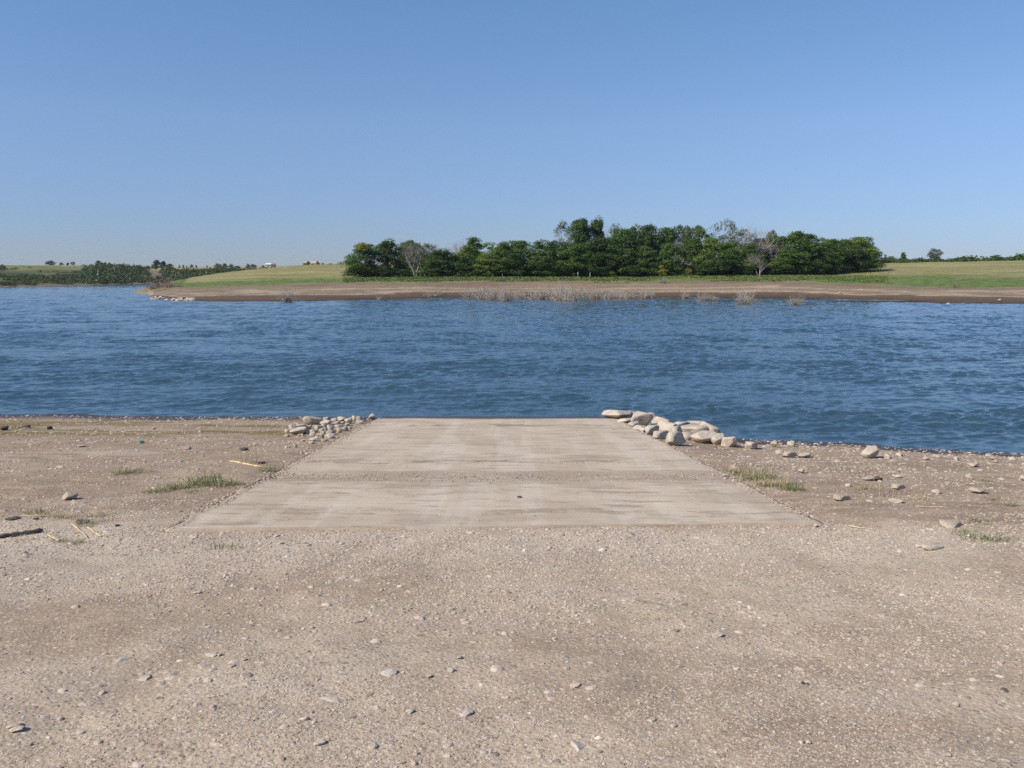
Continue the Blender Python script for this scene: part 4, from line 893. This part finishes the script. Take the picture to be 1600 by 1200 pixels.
for px, yt, wp, lb in [(476, 411, 8, 'dark tree at the left of the tan roofed barn'), (482, 408, 9, 'tree rising behind the left of the tan roofed barn'), (497, 408, 8, 'tree rising behind the right of the tan roofed barn'), (504, 410.5, 8, 'low tree right of the tan roofed barn'), (517, 411.5, 12, 'low dark tree clump right of the barn'), (530, 411.5, 14, 'low dark trees where the ridge meets the grove')]:
    tree(px, yt, wp, 640, 'bush', 'leaf_far', lb, 'trees round the far barn')
tree(508, 418, 9, 270, 'bush', 'leaf_grey', 'single small shrub on the tan hillside left of the grove', 'lone shrubs on the left hillside', name='shrub', cat='shrub')
tree(417, 417, 5, 268, 'bush', 'leaf_grey', 'tiny grey shrub at the top of the slope left of the grove', 'lone shrubs on the left hillside', name='shrub', cat='shrub')
S3 = 'trees along the hedge at right'
for px, yt, wp, D, kd, mt, lb in [(1410, 394, 11, 262, 'dense', 'leaf_far', 'small dark tree standing out of the hedge near the grove'), (1400, 400, 12, 262, 'bare', 'twig', 'bare grey sapling left of the small dark hedge tree'), (1460, 388, 22, 262, 'loose', 'leaf_grey', 'taller grey green spreading tree rising from the hedge'), (1458, 389, 18, 264, 'thin', 'leaf_far', 'dark limbed tree within the spreading hedge tree'),
        (1390, 400, 18, 256, 'bush', 'leaf_mid', 'round green shrub nearest the grove in the hedge'), (1378, 404, 16, 252, 'bush', 'leaf_dark', 'dark shrub joining the grove to the hedge'), (1382, 397.5, 4, 600, 'loose', 'leaf_far', 'tiny far tree above the gap beside the grove'), (1518, 397, 5, 270, 'bare', 'twig', 'thin bare sapling above the hedge'), (1555, 398, 20, 262, 'bush', 'leaf_mid', 'rounded hedge tree starting the far right stretch'), (1425, 405, 14, 255, 'bush', 'leaf_mid', 'green shrub below the small dark hedge tree'), (1590, 399, 24, 262, 'bush', 'leaf_mid', 'hedge shrub at the right frame edge')]:
    tree(px, yt, wp, D, kd, mt, lb, S3)

# ------------------------------------------------------------------ masses of scrub (stuff)
def scrub(name, label, pts, sizes, mat, cat, seed, per=46, ls=.16):
    rs = np.random.RandomState(seed); C = []; NN = []; T = []; SZ = []
    for (x, y), s in zip(pts, sizes):
        z = hf(x, y); m = int(per*rs.uniform(.6, 1.4)); d = rs.normal(size=(m, 3)); d /= np.linalg.norm(d, axis=1)[:, None]; d[:, 2] = np.abs(d[:, 2])
        lump = 1+.3*np.sin(d[:, 0]*5+rs.rand()*6)*np.cos(d[:, 1]*5+rs.rand()*6)
        C.append(np.array([x, y, z])+d*s*(rs.uniform(.3, 1.05, m)**.5*lump)[:, None]*np.array([1, 1, .8])); NN.append(d+rs.normal(0, .5, (m, 3)))
        T.append(np.clip(rs.rand()+rs.normal(0, .12, m), 0, 1)); SZ.append(ls*s*rs.uniform(.6, 1.4, m))
    V, Fc = leafquads(np.concatenate(C), np.concatenate(NN), np.concatenate(SZ), rs)
    return tag(link(name, mesh_np(name, V, Fc, False, None, dict(tint=np.concatenate(T))), M[mat]), label, cat, kind='stuff')
rs = np.random.RandomState(77); pts = []; sz = []; pg = []; sg = []
while len(pts)+len(pg) < 2300:
    px = rs.uniform(-120, 470); py = rs.uniform(236, 440); az = math.atan2(px-800, F); x = math.tan(az)*py/CP
    b = float(hfar(x, py)[1][0])
    if not 8.03 < b < 8.97: continue
    dn = float(fbm(x*.085, py*.035, 3, 80)); want = .80 if px > 262 else (.30 if b > 8.6 and 20 < px < 140 else .56+.30*float(ss(120, 190, px)))
    if 240 <= px <= 262 and b > 8.25: continue
    if dn < (1-want)*1.12-.02: continue
    s = rs.uniform(.6, 1.5)*(rs.uniform(.8, 2.0) if px > 150 else 1)
    if rs.rand() < (.5 if px < 130 else .25): pg.append((x, py)); sg.append(s*.8)
    else: pts.append((x, py)); sz.append(s)
scrub('thicket', 'dark green scrub covering the bluff across the bay', pts, sz, 'leaf_far', 'scrub', 1)
scrub('brush', 'lighter olive green brush on the bluff across the bay', pg, sg, 'leaf_olive', 'brush', 2)
pts = []; sz = []
for i in range(230):
    px = rs.uniform(1372, 1760); D = 256+rs.uniform(-6, 10)-(px-1372)*.01; v_ = float(fbm(px*.035, px*0+.5, 3, 95)); pts.append((x_at(D, px), D)); sz.append(rs.uniform(.8, 1.3)+2.4*max(0, v_-.35))
scrub('hedge', 'long dark green hedge line along the top of the right meadow', pts, sz, 'leaf_dark', 'hedge', 3, 60)

rs = np.random.RandomState(31); pts = []; sz = []
for i in range(420):
    px = rs.uniform(546, 1352); D = rs.uniform(188, 208); pts.append((x_at(D, px), D)); sz.append(rs.uniform(1.1, 2.6)*(1 if 600 < px < 1300 else .7))
scrub('undergrowth', 'dark leafy undergrowth filling the grove between its trees', pts, sz, 'leaf_dark', 'undergrowth', 6, 110, .11)
# grass on the far bank (stuff)
def bank_grass():
    rs = np.random.RandomState(12); n = 60000; px = rs.uniform(540, 1380, n); D = rs.uniform(150, 190, n); az = np.arctan2(px-800, F); x = np.tan(az)*D/CP
    z, b = hfar(x, D); nz = fbm(x*.12, D*.25, 4, 85); k = (b+(nz-.5)*1.3 > 4.05) & (b < 5.6) & (rs.rand(n) < np.where(b < 5.0, 1, .05)); x, D, z = x[k], D[k], z[k]; n = len(x)
    a = rs.rand(n)*6.28; h = rs.uniform(.04, .2, n)*(.5+1.*fbm(x*.15, D*.3, 3, 90)); wd = rs.uniform(.06, .2, n); dx, dy = np.cos(a)*wd, np.sin(a)*wd; l = rs.normal(0, .1, (n, 2))
    V = np.stack([np.stack([x-dx, D-dy, z-.05], -1), np.stack([x+dx, D+dy, z-.05], -1), np.stack([x+dx*.4+l[:, 0], D+dy*.4+l[:, 1], z+h], -1), np.stack([x-dx*.4+l[:, 0], D-dy*.4+l[:, 1], z+h*.9], -1)], 1).reshape(-1, 3)
    return mesh_np('grass', V, np.arange(n*4).reshape(n, 4), False, None, dict(tint=rs.rand(n)*.7+.3*fbm(x*.2, D*.2, 2, 3)))
tag(link('grass', bank_grass(), M['far_grass']), 'green grass growing on the bank at the foot of the grove', 'grass', kind='stuff')

# ------------------------------------------------------------------ drowned brush
def brush_mesh(seed, n=38, spread=.5, lean=.5, depth=2, r=.022):
    rs = np.random.RandomState(seed); tb = Tubes(); tips = []
    for i in range(n):
        a = rs.rand()*6.28; q = spread*rs.rand()**.7; d = np.array([math.cos(a)*lean*rs.rand(), math.sin(a)*lean*rs.rand(), 1.]); d /= np.linalg.norm(d)
        branch(tb, np.array([math.cos(a)*q*.5, math.sin(a)*q*.5, -.1]), d, rs.uniform(.35, .75), r*rs.uniform(.6, 1.2), depth, rs, tips, .3, .05, (1, 3), 3)
    return tb.mesh('brush')
BR = [brush_mesh(500+i, 44, .9, .7) for i in range(3)]; SPR2 = [brush_mesh(520, 26, .3, 1.1, r=.013), brush_mesh(521, 24, .4, 1.3, r=.013)]; SPRAY = [brush_mesh(510, 60, .25, 1.0), brush_mesh(511, 54, .4, 1.3)]
def bush(px, py, wpx, hpx, lib, mat, label, group, D=None, thick=1.):
    if D is None: x, y = at_z(px, py)
    else: y = D; x = x_at(D, px)
    z = max(0, hf(x, y)); s = wpx/F*y; h = hpx/F*y
    me_ = rr.choice(lib); o = link('dead_bush', me_, M[mat], objmat=True, loc=(x, y, z-.05)); o.rotation_euler.z = rr.uniform(0, 6.28)
    c = [v.co for v in me_.vertices]; W_ = np.percentile([abs(v[0]) for v in c], 97)*2; H_ = np.percentile([v[2] for v in c], 98)
    o.scale = (s/W_, s/W_, h/H_); return tag(o, label, 'dead bush', group)
DB = 'drowned dead bushes standing in the water off the far shore'
bush(1163, 475, 32, 25, SPRAY, 'drown', 'fan shaped pale dead bush standing alone in the water, tallest at right', DB)
bush(1243, 477, 26, 14, SPRAY, 'drown', 'low pale dead bush alone in the water, farthest right', DB)
bush(1098, 470.5, 20, 15, SPRAY, 'drown', 'pale dead bush, left one of the close pair right of the long row', DB)
bush(1112, 470.5, 18, 10, SPRAY, 'drown', 'low dead bush, right one of the close pair right of the long row', DB)
bush(1071, 467, 14, 10, SPRAY, 'drown', 'small faint dead bush between the long row and the close pair', DB)
bush(449, 471, 28, 17, SPRAY, 'drown', 'faint pale dead bush at the left mud edge', DB)
bush(672, 465, 20, 8, BR, 'drown', 'low faint dead brush left of the long row', DB)
bush(692, 463.5, 8, 5, BR, 'drown', 'tiny dead stems between the faint brush and the long row', DB)
bush(592, 468.5, 10, 6, BR, 'drown', 'tiny dead stems on the mud edge at left', DB)
LR = 'long row of drowned dead brush before the grove'
for px, py, w_, h_, lb in [(733, 467, 26, 16, 'leftmost bush of the long drowned row'), (752, 468, 30, 20, None), (772, 469, 30, 22, None), (790, 470, 26, 24, 'dense pale bush ending the left clump of the drowned row'), (815, 467, 22, 15, None), (838, 468, 26, 20, None), (858, 468, 26, 22, None), (878, 469, 30, 25, None),
        (893, 470, 30, 27, 'tallest palest bush in the middle of the drowned row'), (910, 468, 24, 18, None), (930, 467.5, 24, 16, None), (948, 467, 26, 15, None), (968, 467, 26, 15, None), (985, 467.5, 26, 14, None), (1005, 467, 18, 16, None), (1017, 467, 14, 18, 'thin upright bush at the right end of the drowned row'), (800, 466, 24, 14, None), (870, 466, 30, 18, None), (960, 465.5, 26, 14, None), (763, 466, 28, 16, None)]:
    bush(px, py, w_, h_, BR, 'drown', lb or 'pale leafless brush clump within the long drowned row before the grove', LR)
bush(252, 449, 46, 19, SPR2, 'redtwig', 'reddish brown bare bush on the mud point, larger one', 'bare bushes on the left mud point', D=160)
bush(238, 452, 40, 11, SPR2, 'redtwig', 'low spreading bare bush left of the larger reddish one', 'bare bushes on the left mud point', D=156)
bush(264, 452, 40, 14, SPR2, 'redtwig', 'bare bush right of the larger reddish one', 'bare bushes on the left mud point', D=152)
bush(280, 448, 14, 9, SPR2, 'redtwig', 'small dark bare bush right of the others on the point', 'bare bushes on the left mud point', D=150)
bush(1495, 444, 20, 12, SPR2, 'redtwig', 'reddish dry bush at the mud edge below the right meadow', 'dry bushes at the right mud edge', D=142)
bush(1036, 441, 18, 9, SPRAY, 'twig', 'grey dead bush lying on the mud below the grove', 'dry bushes at the far mud edge', D=164)

# pale rocks on the mud point
rs = random.Random(3)
for i in range(90):
    px = rs.uniform(236, 310) if i < 66 else rs.uniform(212, 245); y0 = 130 if i < 66 else 172
    az = math.atan2(px-800, F); Dk, Zk = far_profile(np.array([az])); D = float(Dk[0, 1 if px > 236 and i < 66 else 2])+rs.uniform(.3, 5.5 if i < 66 else 3)
    x = math.tan(az)*D/CP; z = hf(x, D)
    if z < -.05: continue
    s = rs.uniform(.12, .42); o = link('rock', rs.choice(COB), M['rock'], objmat=True, loc=(x, D, z+s*.12)); o.scale = (s, s*.8, s*.5); o.rotation_euler.z = rs.uniform(0, 6)
    tag(o, 'pale rock on the water edge of the left mud point' if i < 66 else 'pale rock on the upper, farther left mud spit', 'rock', 'rocks on the left mud point')
for px, py, lb in [(1312, 461.5, 'white speck of a stone on the brown mud right'), (1482, 470, 'small white stone on the brown mud far right'), (1562, 468, 'another small white stone near the right frame edge'), (1446, 471.5, 'small stone at the water edge of the right mud'), (970, 440, 'pale stone below the grove middle')]:
    x, y = at_z(px, py, .4); o = link('rock', COB[1], M['rock'], objmat=True, loc=(x, y, hf(x, y)+.08)); o.scale = (.28, .25, .2); tag(o, lb, 'rock', 'stones on the far mud')

# fence posts
for px, yt, lb in [(903, 425, 'white post, left one of the pair before the dark trees'), (922, 425, 'white post, right one of the pair before the dark trees'), (814, 428, 'thin pale post in the bank grass left of the white pair'), (785, 427, 'faint thin post farthest left in the bank grass')]:
    D = 180.5; x = x_at(D, px); z = hf(x, D); h = z_at(D, yt)-z; r = .08 if px > 890 else .05
    bm = bmesh.new(); bmesh.ops.create_cone(bm, cap_ends=True, segments=10, radius1=r, radius2=r*.92, depth=h+.4)
    bmesh.ops.bevel(bm, geom=[e for e in bm.edges if abs(e.verts[0].co.z-e.verts[1].co.z) < .01 and e.verts[0].co.z > 0], offset=r*.3, segments=2, affect='EDGES')
    m_ = bpy.data.meshes.new('post'); bm.to_mesh(m_); bm.free(); o = link('fence_post', m_, M['post'], loc=(x, D, z+h/2-.2)); tag(o, lb, 'fence post', 'posts in the bank grass')

# ------------------------------------------------------------------ far buildings
def prism(w_, d_, h_, rise, over=.3):
    """walls and gable roof as two meshes"""
    a, b = w_/2, d_/2
    V = [(-a, -b, -1), (a, -b, -1), (a, b, -1), (-a, b, -1), (-a, -b, h_), (a, -b, h_), (a, b, h_), (-a, b, h_), (-a, 0, h_+rise), (a, 0, h_+rise)]
    wm = bpy.data.meshes.new('walls'); wm.from_pydata(V, [], [(0, 1, 5, 4), (2, 3, 7, 6), (1, 2, 6, 9, 5), (3, 0, 4, 8, 7), (0, 3, 2, 1)])
    a2 = a+over; sl = rise/b; zo = h_-over*sl; T = .15
    rv = []
    for xx in (-a2, a2):
        rv += [(xx, -b-over, zo+.01), (xx, 0, h_+rise+.01), (xx, b+over, zo+.01), (xx, b+over, zo+T), (xx, 0, h_+rise+T), (xx, -b-over, zo+T)]
    rm = bpy.data.meshes.new('roof'); rm.from_pydata(rv, [], [(0, 1, 7, 6), (1, 2, 8, 7), (2, 3, 9, 8), (3, 4, 10, 9), (4, 5, 11, 10), (5, 0, 6, 11), (0, 5, 4, 1), (1, 4, 3, 2), (6, 7, 10, 11), (7, 8, 9, 10)])
    return wm, rm
def box(w_, d_, h_):
    bm = bmesh.new(); bmesh.ops.create_cube(bm, size=1)
    for v in bm.verts: v.co.x *= w_; v.co.y *= d_; v.co.z *= h_
    m_ = bpy.data.meshes.new('panel'); bm.to_mesh(m_); bm.free(); return m_
def house(px, D, w_, d_, h_, rise, wall, roof, name, label, cat, wins, door, zoff=0, rz=.2):
    x = x_at(D, px); e = empty(name, (x, D, hf(x, D)+zoff)); e.rotation_euler.z = rz; tag(e, label, cat)
    wm, rm = prism(w_, d_, h_, rise); link('wall', wm, M[wall], e); link('roof', rm, M[roof], e)
    for wx in wins:
        f = link('window', box(1.1, .08, 1.2), M['post'], e, (wx, -d_/2-.03, h_*.55)); link('pane', box(.9, .04, 1.0), M['glass'], f, (0, -.045, 0))
    link('door', box(door[1], .10, door[2]), M['glass'], e, (door[0], -d_/2-.03, door[2]/2))
    return e
house(420, 980, 5.5, 6, 3.0, 1.3, 'wall', 'wall', 'white_house', 'small white farmhouse on the ridge left of the grove', 'house', (-1.5, 1.5), (0, .9, 2.), zoff=.2)
house(427, 986, 6, 6, 2.4, 1.3, 'wall', 'roofr', 'farm_shed', 'red brown roofed shed joined right of the white farmhouse', 'shed', (-2, 1.2), (2.8, .9, 1.9), zoff=.2)
house(489, 1000, 16, 12, 2.6, 2.4, 'wall', 'roof', 'barn', 'low barn with tan pink roof on the ridge left of the grove', 'barn', (-4, 4), (0, 3., 2.1), zoff=.3)

# ------------------------------------------------------------------ air
hz = bpy.data.materials.new('haze_air'); hz.use_nodes = True; ht = hz.node_tree; ht.nodes.remove(ht.nodes['Principled BSDF'])
pv = ht.nodes.new('ShaderNodeVolumePrincipled'); pv.inputs['Color'].default_value = (.72, .84, 1, 1); pv.inputs['Density'].default_value = .00008; pv.inputs['Anisotropy'].default_value = .1
ht.links.new(pv.outputs[0], ht.nodes['Material Output'].inputs['Volume'])
m_ = box(8000, 3300, 52); o = link('haze', m_, hz, loc=(0, 1560, 23)); tag(o, 'thin pale summer haze over the lake', 'haze', kind='stuff')
